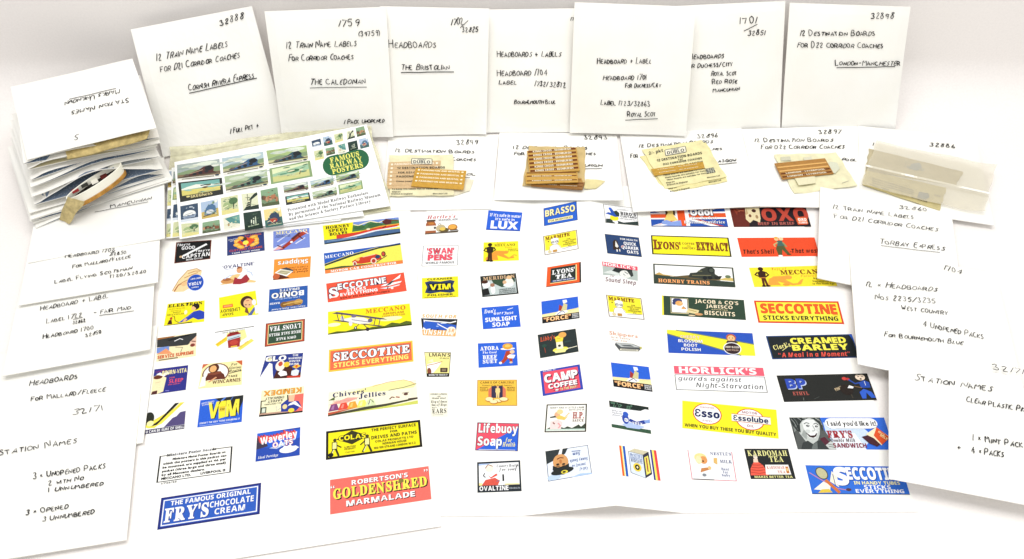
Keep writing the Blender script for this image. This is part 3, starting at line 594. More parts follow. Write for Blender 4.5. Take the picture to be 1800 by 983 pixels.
def a_mecc(a):
    a.t("Toys of", 64, 90, 7, "c88a1c", "i", w=30); a.t("MECCANO", 78, 76, 13, "3a2408", "f", w=76); a.t("Future", 92, 66, 7, "e89a2c", "i", w=26); a.t("Engineers", 108, 56, 6, K, "b", w=34); a.t("of the Steel Age", 108, 48, 5, K, "b", w=38)
    a.p([(26, 6), (30, 40), (44, 54), (70, 52), (82, 50), (90, 42), (74, 34), (92, 16), (110, 22), (112, 14), (88, 10), (66, 22), (50, 30), (54, 6)], "f7a03c"); a.e(82, 44, 9, 8, "f7a03c"); a.l([(94, 14), (112, 30), (120, 24)], 4, "f7a03c"); a.e(16, 12, 8, 12, "f0a040")
    a.l([(19, 6), (21, 46)], 8, "4a2c18"); a.l([(28, 4), (27, 46)], 8, "4a2c18"); a.p([(14, 44), (10, 72), (24, 78), (38, 72), (34, 44)], "2c2018"); a.l([(10, 72), (2, 56), (14, 50)], 5, "2c2018"); a.l([(38, 72), (44, 58), (34, 50)], 5, "2c2018"); a.e(24, 86, 8, 9, "2a1c14"); a.e(17, 4, 7, 4, "2c1c10"); a.e(29, 2, 7, 4, "2c1c10")
def a_vimy(a):
    a.t("CLEANSER", 64, 87, 9, K, "b", w=90, off=.02); a.p([(10, 78), (28, 84), (64, 78), (100, 84), (116, 78), (108, 54), (116, 28), (100, 22), (64, 28), (28, 22), (10, 28), (18, 54)], "2b3f66"); a.p([(20, 70), (64, 72), (108, 70), (102, 54), (108, 36), (64, 34), (20, 36), (26, 54)], "18202c"); a.t("VIM", 64, 40, 25, Y, "b", w=72, off=.04); a.t("POLISHER", 64, 10, 9, K, "b", w=90, off=.02); a.t("LEVER BROTHERS LIMITED PORT SUNLIGHT", 64, 2, 4, K, w=112)
def a_meri(a):
    a.r(0, 0, 128, 100, "262a2a"); a.p([(4, 6), (6, 94), (124, 94), (122, 6)], "c8d4d2"); a.p([(34, 92), (44, 60), (72, 38), (84, 40), (122, 60), (122, 96), (34, 96)], "39513e"); a.r(4, 76, 124, 96, "2a3430"); a.t("MERIDIAN", 66, 78, 16, "d8b48c", "f", w=112, off=.02)
    a.e(18, 58, 14, 18, W); a.e(14, 70, 12, 8, "4a2c20"); a.p([(4, 6), (4, 36), (24, 40), (28, 8)], K); a.e(40, 30, 8, 20, W); a.e(40, 52, 8, 9, "a87860"); a.e(100, 58, 16, 22, "f6efe6"); a.e(84, 60, 7, 9, "e0b890"); a.e(102, 82, 10, 9, "e8c090"); a.e(96, 46, 18, 8, W)
    for i, s in enumerate(("UNDERWEAR", "SLUMBERWEAR", "BATHINGWEAR")): a.t(s, 90, 24 - i * 8, 6, K, "b", w=58); 
def a_south(a):
    a.r(0, 0, 128, 100, W); a.t("SOUTH FOR", 64, 84, 15, "e8b04a", "o", w=118); a.r(0, 24, 128, 80, "2c3034"); a.p([(6, 28), (8, 68), (60, 62), (96, 56), (126, 52), (126, 28)], "3060c8"); a.l([(10, 70), (60, 66), (104, 62), (124, 70)], 5, W); a.l([(12, 62), (10, 72), (20, 68)], 4, W); a.l([(58, 56), (72, 46), (96, 32)], 4, W); a.l([(70, 58), (90, 60)], 4, "d8e4f4"); a.p([(0, 24), (6, 38), (16, 28), (30, 32), (44, 26)], W); a.e(58, 44, 5, 3, "9ab8f0"); a.r(0, 0, 128, 26, "f7b46c"); a.t("UNSHINE", 64, 4, 20, W, "o", w=116); a.e(110, 26, 17, 18, "fff3e0"); a.t("SR", 110, 18, 16, "f2a45c", "o", w=22); a.l([(32, 26), (38, 30)], 4, K); a.l([(56, 26), (62, 30)], 4, K)
def a_man(a):
    a.r(0, 0, 90, 100, "fff59a"); a.r(0, 84, 90, 100, C); a.t("LMAN'S", 52, 82, 14, K, "b", w=72); a.t("STARCH", 68, 72, 6, K, w=32); a.p([(4, 20), (6, 50), (30, 58), (60, 62), (50, 44), (28, 16), (10, 14)], W); a.l([(6, 46), (34, 52), (62, 62)], 3, "c8905a"); a.e(12, 22, 8, 14, "8a4a34"); a.r(54, 18, 82, 36, "4a3a30"); a.r(60, 22, 76, 32, "8a7a60"); a.p([(10, 62), (28, 72), (30, 58)], "fff8d0"); a.ring(0, 0, 90, 100, 1.4, K); a.r(0, 0, 90, 14, K); a.t("IRONS TO TOUCH IT", 46, 4, 6, W, "b", w=74)
def a_pears(a):
    a.r(0, 0, 76, 100, "fffbe6")
    for i, (s, h, st) in enumerate((("BEFORE BATHING", 6, "f"), ("USE", 4, "s"), ("PEARS' SOAP", 6, "f"), ("King of Soaps", 9, "i"), ("Soap of Kings", 9, "i"))): a.t(s, 38, (90, 82, 73, 58, 45)[i], h, "2a2a26", st, w=(64, 14, 56, 64, 62)[i], off=.04)
    a.t("Made by", 18, 37, 4, K, "s", w=20); a.t("EARS", 38, 15, 19, K, "f", w=62); a.r(8, 8, 56, 9.5, "8a8a80")
def a_sunl(a):
    a.t("Don't", 8, 72, 18, W, "c", al="l", w=40); a.t("worry", 40, 62, 14, W, "c", al="l", w=44, rot=2); a.t("use", 84, 60, 14, W, "c", al="l", w=24, rot=3); a.l([(88, 82), (108, 88)], 2.5, W); a.t("SUNLIGHT", 64, 32, 18, W, "b", w=108, off=.03); a.t("SOAP", 62, 8, 18, W, "b", w=58, off=.03)
def a_atora(a):
    a.t("ATORA", 38, 70, 16, W, "f", w=60, off=.03); a.t("The Good", 38, 56, 9, W, "i", w=46); a.t("BEEF", 38, 34, 15, W, "f", w=46, off=.03); a.t("SUET", 38, 16, 15, W, "f", w=46, off=.03); a.e(98, 72, 24, 5, W); a.e(98, 82, 17, 13, "e8a83c"); a.e(98, 84, 9, 6, "f4cc6a"); a.p([(66, 12), (82, 30), (92, 62), (104, 64), (110, 40), (112, 14), (104, 16), (98, 32), (82, 12)], "b8442c"); a.e(112, 58, 8, 8, "f2cfa8"); a.p([(94, 40), (104, 48), (122, 44), (116, 30), (98, 32)], W); a.e(72, 14, 5, 5, W); a.e(106, 14, 5, 4, "f2cfa8")
def a_carr(a):
    a.t("CARR'S OF CARLISLE", 64, 86, 8, "4a2c10", "b", w=108); a.t("Pioneers of the Biscuit Industry", 64, 76, 6, K, "i", w=96); a.p([(36, 30), (36, 64), (46, 74), (84, 74), (92, 64), (92, 30)], "e07a5a"); a.p([(46, 30), (46, 76), (82, 76), (82, 30)], "3a3450"); man(a, 66, 30, 46, "f6d890", SKIN)
    for x, y, rx, ry in ((40, 24, 14, 10), (66, 18, 16, 8), (86, 24, 15, 9), (54, 14, 14, 8)): a.e(x, y, rx, ry, "c8883c"); a.e(x - 1, y + 1.5, rx * .85, ry * .75, "fff0b8")
    for x, s in ((22, ("Biscuits", "with a", "reputation")), (108, ("Made", "only in", "Carlisle"))):
        for i, q in enumerate(s): a.t(q, x, 68 - i * 6, 4.5, "4a2c10", "i", w=26)
    a.ring(0, 0, 128, 100, 1.2, "b8862c")
def a_lifeb(a):
    a.r(0, 0, 128, 100, P); a.p([(0, 0), (128, 88), (128, 0)], B); a.ring(0, 0, 128, 100, 1.6, "3a2a4a"); a.t("Lifebuoy", 65, 64, 30, W, "b", w=118, off=.03, o=K, ow=.06); a.t("Soap", 42, 18, 30, W, "b", w=72, off=.03, o=K, ow=.06); a.t("for", 98, 32, 15, "fff59a", "i", w=20); a.t("Health", 100, 16, 15, "fff59a", "i", w=38); a.r(10, 2, 120, 4.5, "cfd8f8")
def a_ovalg(a):
    a.r(0, 0, 128, 100, "2a3036"); a.r(5, 22, 123, 94, W); a.p([(5, 94), (44, 94), (30, 90), (5, 88)], "b8cdf0"); a.t("Country Health", 90, 80, 9, K, "i", w=64); a.t("for you!", 88, 68, 9, K, "i", w=48); a.l([(112, 66), (118, 84)], 2, K)
    a.p([(12, 22), (24, 40), (52, 46), (66, 36), (60, 22)], "e05a4a"); a.p([(30, 56), (40, 44), (60, 54), (56, 60), (40, 48)], "e8503c"); a.e(36, 78, 12, 13, "fdf0e0"); a.l([(24, 78), (32, 90), (46, 84)], 2.5, "8a5a30"); a.l([(22, 62), (18, 54), (24, 48)], 3, K); a.l([(76, 56), (76, 34)], 5, K); a.l([(56, 34), (66, 36)], 2, "6a7a9a"); a.r(5, 22, 14, 30, "fff0a0"); a.r(80, 22, 122, 26, "fff0b0")
    a.t("OVALTINE", 48, 5, 14, W, "b", w=84, off=.02); a.t("FOR HEALTH", 108, 8, 5, "b8c0c8", w=30)
def a_brasso(a):
    a.ring(0, 0, 128, 100, 1.6, "1c3c8a"); a.t("BRASSO", 63, 50, 34, "fff4b4", "b", w=114, off=.03, sd=K, dx=2, dy=-2); a.r(16, 14, 110, 30, "fff4b4"); a.t("FOR BRIGHTNESS", 63, 18, 8, K, "b", w=84)
def a_marm(a):
    a.r(0, 0, 128, 100, W); a.r(4, 22, 124, 97, "fff03c"); a.ring(0, 0, 128, 100, 2, "6a4a1c"); a.t("MARMITE", 54, 76, 17, "8a3c1c", "f", w=92, o="3a200c", ow=.04); a.t("FOR", 94, 58, 6, K, "b", w=14)
    for i, s in enumerate(("SOUPS  STEWS", "GRAVIES", "SANDWICHES", "ETC")): a.t(s, 96, 50 - i * 9, 6, K, "b", w=(50, 32, 48, 12)[i])
    a.p([(18, 14), (22, 40), (36, 46), (52, 44), (62, 30), (62, 14)], W); a.l([(18, 18), (24, 40), (36, 46), (52, 44), (62, 24)], 1.6, "8a7a5a"); a.e(42, 58, 15, 13, W); a.e(42, 70, 15, 9, W); a.l([(28, 62), (30, 50), (42, 46), (54, 50), (57, 62)], 1.5, "7a6a4a"); a.ring(30, 54, 40, 63, 1.8, "3a3a2a"); a.ring(44, 54, 54, 63, 1.8, "3a3a2a"); a.e(20, 12, 7, 7, "e8d8a8"); a.r(32, 6, 48, 18, "c8964a"); a.l([(66, 14), (120, 22)], 1.2, K); a.e(18, 66, 2, 3, K)
def a_lyons(a):
    a.r(0, 0, 128, 100, "f0602c"); a.p([(122, 0), (128, 0), (128, 100), (122, 96)], K); a.r(0, 0, 128, 2.5, K); a.r(14, 14, 112, 90, "fff0a8"); a.r(14, 17, 108, 90, "2a332e"); a.t("LYONS'", 62, 58, 21, W, "f", w=84, off=.03); a.t("TEA", 64, 33, 20, W, "f", w=60, off=.03); a.r(20, 20, 104, 28, "3c5490"); a.t("THE BEST TEA VALUE", 62, 22, 5, W, "b", w=76)
def a_bird(a):
    a.r(0, 0, 128, 100, W); a.ring(0, 0, 128, 100, 1.4, "4a4a4a"); a.p([(2, 2), (4, 22), (26, 24), (30, 8), (40, 4), (44, 18), (70, 10), (126, 24), (126, 2)], "32403c"); a.e(42, 8, 7, 10, W); a.e(36, 30, 17, 15, "f8ea2c")
    a.p([(4, 50), (16, 58), (26, 56), (22, 72), (20, 84), (28, 84), (38, 66), (48, 60), (54, 40), (40, 36), (22, 44)], "2a56b8"); a.p([(36, 66), (48, 72), (58, 60), (56, 40), (44, 44)], "2c3c34"); a.e(24, 78, 5, 7, "3a6ae0"); a.l([(48, 76), (84, 86)], 1.4, "5a5a5a"); a.l([(58, 70), (96, 84)], 1.4, "5a5a5a"); a.r(6, 26, 20, 36, W)
    a.t("BIRD'S", 92, 52, 15, K, "b", w=58, off=.03); a.t("CUSTARD", 92, 38, 11, K, "b", w=62, off=.02); a.t("EVERY GOOD COOK HAS IT", 90, 27, 5, "4a4a4a", w=66)
def a_quak(a):
    a.ring(0, 0, 128, 100, 1.5, "1c2a48"); a.t("FOR HEALTH", 88, 78, 9, W, "b", w=64); a.t("QUICK", 90, 54, 15, W, "b", w=46, off=.02); a.t("QUAKER", 88, 33, 15, W, "b", w=64, off=.02); a.t("OATS", 96, 12, 15, W, "b", w=42, off=.02)
    a.p([(24, 22), (26, 62), (34, 76), (44, 70), (48, 24)], "3a2a20"); a.p([(33, 40), (37, 70), (46, 42), (40, 34)], "f0ece4"); a.r(36, 14, 40, 26, W); a.r(46, 16, 50, 28, "e8e4dc"); a.p([(56, 36), (66, 48), (66, 52), (54, 42)], "d8a0a0")
def a_horl(a):
    a.r(0, 0, 128, 100, "fdfdfb"); a.p([(0, 36), (0, 80), (128, 80), (128, 30), (96, 32), (60, 44)], "b8c4be"); a.p([(34, 62), (46, 80), (110, 80), (100, 60), (60, 56)], "2a3030"); a.p([(0, 48), (30, 64), (60, 52), (60, 44)], "e0e6e2"); a.e(82, 54, 21, 18, "eef0ea"); a.l([(80, 66), (92, 56)], 3, "4a504c"); a.l([(74, 54), (82, 48)], 2.5, "6a706c"); a.p([(88, 72), (108, 74), (112, 52), (104, 44)], "3a403e"); a.r(0, 80, 128, 100, "ee5a6e"); a.t("HORLICK'S", 62, 83, 14, W, "b", w=116, off=.01); a.t("for", 34, 33, 9, "6a2a3c", "l", w=16); a.t("Sound Sleep", 64, 9, 18, "6a2a3c", "l", w=112, off=.02)
def a_force(a):
    a.p([(0, 28), (0, 40), (40, 42), (80, 44), (128, 48), (128, 28)], "fff0b0"); a.r(0, 0, 128, 28, K); a.p([(44, 30), (56, 44), (70, 52), (84, 50), (90, 36), (74, 28)], W); a.p([(58, 46), (62, 74), (74, 62), (66, 44)], "a83c34"); a.p([(66, 44), (78, 78), (90, 70), (86, 44)], "d8d09a"); a.p([(76, 76), (74, 92), (88, 92), (90, 80)], W); a.l([(52, 30), (70, 44), (80, 34)], 3, "4a5a8a"); a.l([(92, 40), (128, 48)], 2, "f4e49a"); a.t("\"FORCE\"", 52, 6, 17, "ffd89a", "b", w=92, o="e07a3c", ow=.05, off=.01)
    for i, s in enumerate(("WHOLE", "WHEAT", "FLAKES")): a.t(s, 114, 19 - i * 7, 5, W, "b", w=22)
def a_libby(a):
    a.ring(0, 0, 128, 100, 1.2, "202626"); a.t("Libby's", 32, 70, 18, "e8623c", "c", w=50, rot=4); a.e(70, 22, 26, 10, "f4ec5a"); a.p([(48, 20), (52, 10), (84, 8), (92, 22)], "fbf6a0"); a.r(58, 24, 80, 54, "fff6d8"); a.e(68, 38, 5, 5, "3a3a30"); a.p([(58, 54), (56, 76), (72, 84), (84, 70), (80, 54)], "f8e24a"); a.e(82, 82, 13, 12, "f2b05a"); a.l([(62, 72), (74, 66)], 3, "e0b83a"); a.l([(92, 20), (126, 24)], 2.5, "fffbe0"); a.l([(20, 18), (18, 40), (22, 50)], 2, "a8442c"); a.e(18, 48, 8, 8, "2c4a40"); a.e(96, 50, 12, 4, "344"+"a48")
def a_camp(a):
    a.r(0, 0, 128, 100, "3a4cb4"); a.r(8, 8, 120, 92, P); a.t("CAMP", 64, 50, 30, W, "b", w=104, off=.06, sd="5a1830", dx=3, dy=-4); a.t("COFFEE", 66, 24, 17, W, "b", w=90, off=.05, sd="5a1830", dx=3, dy=-3); a.t("IS THE BEST!", 84, 11, 8, "fff0b0", "b", w=52, sd=K, dx=1, dy=-1); a.e(46, 14, 6, 4, W); a.l([(36, 15), (56, 12)], 2, K); a.t("DRINK IT", 30, 94, 4, W, w=40)
def a_skipw(a):
    a.t("Skippers", 62, 72, 16, "d8906a", "s", w=96); a.t("are tasty", 52, 58, 9, "c8a08a", "s", w=66); a.t("for tea", 48, 46, 8, "c8a08a", "s", w=50); a.p([(30, 28), (46, 2), (112, 6), (124, 26), (92, 40), (34, 38)], "55585a"); a.p([(34, 36), (90, 38), (118, 26), (52, 20)], "c8ccca"); a.p([(48, 30), (84, 34), (98, 26), (62, 24)], "6a6e6e"); a.p([(46, 4), (110, 8), (112, 14), (48, 12)], "e8e4d0"); a.l([(52, 8), (104, 11)], 2, K); a.e(120, 24, 4, 6, "c8c06a")
def a_hp(a):
    a.r(0, 0, 128, 100, "3a3226"); a.r(4, 4, 124, 96, "fffef6"); a.t("MARY HAD A LITTLE LAMB", 66, 84, 6, "4a4030", w=106); a.t("WITH LOTS OF", 96, 76, 5, "4a4030", w=48); a.t("H.P.", 102, 48, 22, "a8423a", "f", w=34, off=.04); a.t("SAUCE", 102, 36, 9, "5a2c1c", "f", w=34, off=.02)
    a.p([(4, 10), (20, 20), (40, 12), (50, 18), (60, 14), (70, 20), (84, 14), (104, 26), (112, 18), (124, 30), (124, 10)], "3e4a3c"); a.r(4, 6, 124, 11, "cfe6d8"); a.e(36, 62, 9, 10, "f0b890"); a.e(44, 72, 10, 9, "f6dc9a"); a.p([(32, 52), (44, 60), (62, 52), (70, 56), (60, 42), (38, 46)], "f2d06a"); a.p([(14, 50), (14, 54), (30, 58), (34, 52)], "4a4a44"); a.p([(16, 10), (16, 38), (40, 44), (54, 34), (50, 10)], "fbe0dc"); a.l([(24, 34), (30, 28)], 4, "8a5a4a"); a.l([(40, 32), (48, 22), (42, 14)], 4, "f0a0a0"); a.l([(62, 54), (74, 68)], 3, "f0c88a")
def a_trex(a):
    a.r(0, 0, 128, 100, "fcfdff"); a.p([(0, 76), (70, 78), (104, 80), (118, 88), (128, 88), (128, 100), (0, 100)], "26302c"); a.l([(100, 78), (116, 88), (128, 88)], 3, W); a.t("'Trex'", 40, 80, 16, "26302c", "c", w=66, o="8ac8a0", ow=.05); a.p([(0, 0), (0, 12), (128, 14), (128, 0)], "3a5a44")
    for i, s in enumerate(("Makes the", "lightest", "pastry")): a.t(s, 22, 62 - i * 8, 5, "6a6a7a", "i", w=32)
    a.p([(34, 18), (60, 30), (110, 22), (90, 10), (50, 8)], "b8ccf4"); a.e(48, 40, 11, 19, "3450b0"); a.e(50, 58, 9, 9, "3a62c8"); a.e(50, 36, 7, 7, W); a.p([(58, 34), (84, 24), (112, 34), (118, 48), (106, 46), (84, 36), (62, 44)], "2c449c"); a.p([(108, 44), (128, 54), (128, 40), (112, 36)], "8aa8e4"); a.t("TREX", 86, 25, 9, W, "b", w=34, rot=4); a.t("TREX", 48, 33, 6, "2c449c", "b", w=12)
def a_hat(a):
    a.r(0, 0, 128, 100, "eef5ff"); a.ring(0, 0, 128, 100, 1.4, "4a5a84"); a.p([(0, 100), (60, 100), (34, 92), (0, 96)], "b4d0f4"); a.e(110, 90, 20, 9, "c8def6"); a.p([(128, 0), (60, 0), (70, 18), (92, 30), (128, 44)], "353c3e"); a.p([(92, 20), (84, 0), (76, 0), (84, 30)], W)
    a.e(86, 44, 23, 27, "e0a468"); a.p([(62, 52), (64, 76), (80, 86), (100, 84), (112, 66), (110, 52), (96, 60), (76, 58)], "2a2e2c"); a.e(84, 74, 34, 11, "2a2e2c", .1); a.e(78, 78, 10, 6, "f0dc4a"); a.e(79, 78, 5, 3, K); a.e(78, 52, 5, 3, K); a.e(95, 50, 5, 3, K); a.e(86, 42, 4, 7, "c88048"); a.l([(76, 32), (86, 29), (96, 33)], 3, "7a3a24"); a.l([(74, 58), (83, 58)], 3, "5a3a20"); a.l([(90, 57), (100, 55)], 3, "5a3a20")
    a.t("Call of", 10, 74, 9, "3a5a9c", "i", al="l", w=24); a.t("yourself on", 14, 60, 9, "3a5a9c", "i", al="l", w=40); a.t("Sunny South", 6, 42, 10, "3a5a9c", "i", al="l", w=52); a.t("Sam", 26, 20, 11, "3a5a9c", "i", al="l", w=22); a.l([(24, 16), (50, 14)], 2, "3a5a9c")
def a_pack(a):
    a.r(0, 0, 128, 100, W); a.p([(0, 100), (7, 100), (7, 0), (0, 0)], "f0682c"); a.r(7, 0, 11, 100, "fff6a0"); a.r(12, 0, 20, 100, "2f62c0"); a.r(106, 0, 112, 100, "3a3a90"); a.r(112, 0, 119, 100, "fff06a"); a.r(119, 0, 128, 100, "ee4e50")
    a.p([(30, 14), (30, 84), (78, 78), (78, 2)], "e4eefa"); a.p([(30, 84), (52, 96), (100, 92), (78, 78)], "d8d0b0"); a.p([(78, 78), (100, 92), (102, 18), (78, 2)], "3a3a48"); a.l([(30, 14), (30, 84), (78, 78), (78, 2), (30, 14)], 2, "5a6a84"); a.t("McVITIE'S", 54, 68, 9, "3a5aa0", "b", w=40, rot=-5); a.t("DIGESTIVE", 54, 58, 8, "3a5aa0", "b", w=40, rot=-6); a.t("BISCUITS", 54, 49, 8, "2a3a6a", "b", w=38, rot=-6); a.e(54, 34, 14, 14, "f4d84a"); a.e(54, 34, 8, 9, K); a.e(54, 34, 3, 4, "f8f0c0"); a.p([(82, 70), (96, 78), (98, 22), (82, 12)], "f4e86a"); a.l([(89, 24), (89, 70)], 4, "a8403c")
def a_odol(a):
    a.r(0, 0, 280, 100, "2a55b0"); a.p([(0, 100), (40, 100), (130, 50), (280, 0), (230, 0), (120, 46), (0, 96)], W); a.p([(0, 0), (40, 0), (130, 46), (260, 100), (210, 100), (110, 48), (0, 4)], W); a.p([(0, 0), (14, 0), (120, 46), (230, 100), (210, 100), (110, 48)], "d04a34"); a.p([(280, 0), (262, 0), (150, 44), (40, 100), (62, 100), (160, 48)], "c8442c"); a.r(0, 42, 280, 80, W); a.r(0, 50, 280, 72, "e85c2c"); a.r(88, 0, 142, 100, W); a.r(100, 0, 128, 100, "ee5a28")
    a.p([(46, 30), (58, 60), (60, 92), (72, 100), (84, 96), (86, 66), (100, 34)], "f6d878"); a.e(73, 84, 13, 15, "f8e08a"); a.p([(60, 98), (66, 78), (56, 60), (56, 90)], "5a3c20"); a.p([(88, 98), (84, 70), (92, 60), (92, 92)], "4a3420"); a.p([(40, 0), (40, 30), (58, 38), (76, 26), (110, 36), (112, 0)], "8aa4e4"); a.p([(8, 4), (40, 14), (60, 10), (28, 0)], W)
    a.t("Odol", 190, 62, 34, W, "b", w=82, o=K, ow=.12, off=.06); a.t("The Perfect", 196, 40, 14, W, "f", w=98, sd=K, dx=1, dy=-1); a.t("British Dentifrice", 196, 18, 15, W, "f", w=150, sd=K, dx=1, dy=-1); a.r(0, 0, 280, 4, "1f3a80")
def a_oxo(a):
    a.r(0, 0, 280, 100, "241c22"); a.p([(0, 0), (0, 100), (86, 100), (66, 50), (56, 0)], "6a2a22"); a.p([(10, 100), (22, 60), (30, 100)], "8a3c2c"); a.p([(56, 100), (50, 40), (62, 20), (76, 36), (88, 30), (98, 20), (104, 44), (108, 100)], "e8d8ac"); a.e(86, 84, 8, 9, "4a2a24"); a.p([(60, 96), (50, 60), (64, 70)], "c8aa80"); a.l([(34, 80), (20, 90), (50, 84)], 6, "a85a40"); a.e(68, 58, 5, 8, "7a4a34"); a.e(92, 52, 5, 10, "a88a64")
    a.t("OXO", 196, 31, 60, "c04a3a", "b", w=166, off=.05); a.t("BEEF IN BRIEF", 156, 9, 14, "b8645a", "b", w=132); a.p([(234, 8), (230, 46), (262, 50), (270, 10)], "d0522c"); a.r(236, 14, 272, 44, "f07a3a"); a.t("OXO", 254, 28, 13, W, "b", w=30, off=.04); a.t("CUBES", 254, 15, 9, W, "b", w=30)
def a_lyext(a):
    a.ring(0, 0, 280, 100, 4, "2c2a1c"); a.t("L", 18, 28, 48, T, "f", w=20, off=.04, o="3a200c", ow=.03); a.t("YONS'", 62, 30, 36, T, "f", w=82, off=.04, o="3a200c", ow=.03); a.t("COFFEE", 132, 56, 10, "8a6a2c", "b", w=44); a.t("AND", 132, 46, 5, "8a6a2c", w=14); a.t("CHICORY", 132, 32, 10, "8a6a2c", "b", w=48); a.t("EXTRACT", 216, 30, 40, T, "f", w=112, off=.04, o="3a200c", ow=.03)
def a_thats(a):
    a.t("That's Shell", 66, 16, 21, "2a1a14", "o", w=110, off=.02); a.t("-That was!", 228, 18, 21, "2a1a14", "o", w=100, off=.02)
    a.p([(134, 4), (130, 40), (140, 66), (160, 66), (166, 40), (178, 8), (166, 8), (152, 36), (146, 4)], "5a5a34"); a.p([(138, 54), (140, 82), (158, 84), (164, 56)], "4a6a64"); a.l([(142, 74), (126, 62), (130, 52)], 6, "c8b87a"); a.l([(160, 74), (170, 50)], 6, "8a9a6a"); a.e(140, 92, 8, 9, "f4c890"); a.e(157, 93, 8, 9, "f0d8a8"); a.e(140, 99, 7, 5, "e8b03a"); a.e(140, 3, 8, 5, W); a.e(172, 10, 8, 4, "6a4a2a")
def a_htrain(a):
    a.r(0, 0, 280, 100, "fdfdf8"); a.p([(0, 0), (0, 44), (24, 50), (60, 40), (130, 36), (280, 26), (280, 0)], "39463c"); a.p([(4, 46), (20, 58), (34, 48), (90, 40), (40, 42)], "c8a45a"); a.p([(220, 34), (260, 50), (276, 44), (276, 30)], "d8c070"); a.e(258, 52, 10, 8, "6a7a5a"); a.p([(60, 38), (110, 48), (150, 56), (164, 52), (220, 42), (232, 30), (130, 32)], "6a5a3c")
    a.p([(120, 40), (128, 62), (150, 66), (168, 86), (186, 96), (206, 96), (214, 78), (214, 62), (228, 50), (222, 36), (170, 34)], "3a3f38"); a.e(202, 80, 13, 16, "2a2f2c"); a.e(203, 80, 8, 10, "4c544a"); a.r(156, 70, 170, 76, "6a6a50"); a.l([(134, 50), (200, 54)], 4, "7a7658"); a.e(178, 40, 8, 9, "22262a"); a.e(196, 42, 8, 9, "22262a"); a.p([(210, 50), (238, 54), (230, 36), (212, 38)], "2a2c28")
    a.t("HORNBY TRAINS", 104, 8, 17, "ffb070", "f", w=176, off=.03); a.ring(0, 0, 280, 100, 4, "3c463c")
def a_mlong(a):
    a.t("Toys of", 102, 84, 12, "e8902c", "c", w=52); a.t("MECCANO", 178, 60, 22, "7a3418", "f", w=150, off=.02); a.t("Future", 190, 46, 11, "f0a03c", "c", w=46); a.t("Age of", 226, 34, 9, K, "f", w=40); a.t("Engineers to be", 236, 20, 9, K, "f", w=68); a.t("in this Steel Age", 236, 8, 9, K, "f", w=74)
    a.p([(48, 8), (56, 38), (76, 52), (104, 52), (118, 54), (138, 44), (112, 34), (134, 14), (150, 16), (166, 34), (174, 36), (160, 10), (130, 6), (100, 20), (84, 26), (92, 8)], "f8a844"); a.e(124, 46, 13, 10, "f8a844"); a.e(110, 10, 12, 6, "f4a040")
    a.l([(34, 6), (36, 46)], 8, "5a2c1c"); a.l([(46, 6), (42, 46)], 8, "5a2c1c"); a.p([(26, 44), (24, 74), (38, 84), (52, 76), (48, 44)], "3c2418"); a.l([(24, 74), (14, 62), (28, 52)], 6, "3c2418"); a.l([(52, 74), (60, 60), (48, 50)], 6, "3c2418"); a.e(38, 91, 9, 10, "3a2014"); a.r(26, 44, 48, 48, "c8803c"); a.e(34, 4, 8, 4, "2c1810"); a.e(48, 4, 8, 4, "2c1810")
def a_jacob(a):
    a.p([(-6, -2), (0, 0), (0, 100), (-5, 102)], "ffee3c"); a.r(24, 12, 86, 92, "d8cc9c"); a.r(26, 16, 84, 90, K); a.r(28, 18, 82, 88, W); a.e(48, 76, 17, 14, "3c4470"); a.e(37, 64, 7, 9, "3c4470"); a.e(54, 64, 13, 13, "f4b068"); a.e(60, 66, 5, 6, "f8c488"); a.l([(66, 48), (76, 38)], 6, "6a4030"); a.p([(76, 20), (86, 42), (122, 34), (116, 14)], "e8d8a0"); a.l([(86, 34), (112, 26)], 4, "b8a05c"); a.e(120, 14, 14, 6, "d8a06a"); a.e(96, 6, 12, 3, "f0d8b0"); a.e(68, 40, 7, 5, "f4b068")
    a.t("JACOB & CO'S", 184, 72, 17, "ffeecb", "b", w=150); a.t("JABISCO", 192, 50, 16, "ffeecb", "b", w=92); a.t("ASSORTED", 192, 40, 5, "d8c89a", w=56); a.t("BISCUITS", 192, 14, 20, "ffeecb", "b", w=104)
def a_secyel(a):
    a.r(0, 0, 280, 100, "e0482a"); a.r(6, 7, 274, 93, "fff04a"); a.t("SECCOTINE", 142, 44, 40, "f0602c", "b", w=248, off=.03, o="b83a1c", ow=.03); a.t("STICKS EVERYTHING", 142, 14, 18, K, "b", w=244, off=.02); a.r(250, 38, 268, 40.5, "f0602c")
def a_cherry(a):
    a.p([(0, 84), (0, 100), (30, 100), (280, 50), (280, 0), (234, 0)], "fff03a"); a.l([(0, 83), (234, 0)], 4, "7a8a5a"); a.l([(30, 100), (280, 50)], 4, "7a8a5a")
    for i, (s, w_) in enumerate((("CHERRY", 64), ("BLOSSOM", 78), ("BOOT", 44), ("POLISH", 62))): a.t(s, 74, 66 - i * 18, 12, W if i else "ffe8c8", "b", w=w_, o="2a3c80", ow=.05)
    a.e(208, 76, 16, 16, "c8622c"); a.e(208, 72, 12, 14, "f8c890"); a.p([(190, 52), (194, 62), (222, 62), (230, 54), (214, 50)], "4a3c34"); a.e(208, 28, 29, 27, W); a.e(208, 28, 26, 24, "38262a"); a.t("CHERRY BLOSSOM", 208, 30, 8, "f4e8d8", "b", w=46); a.t("BOOT POLISH", 208, 18, 6, "d8b8a0", "b", w=38); a.e(202, 74, 2, 2, K); a.e(213, 74, 2, 2, K); a.l([(204, 65), (212, 65)], 2, "b8402c")
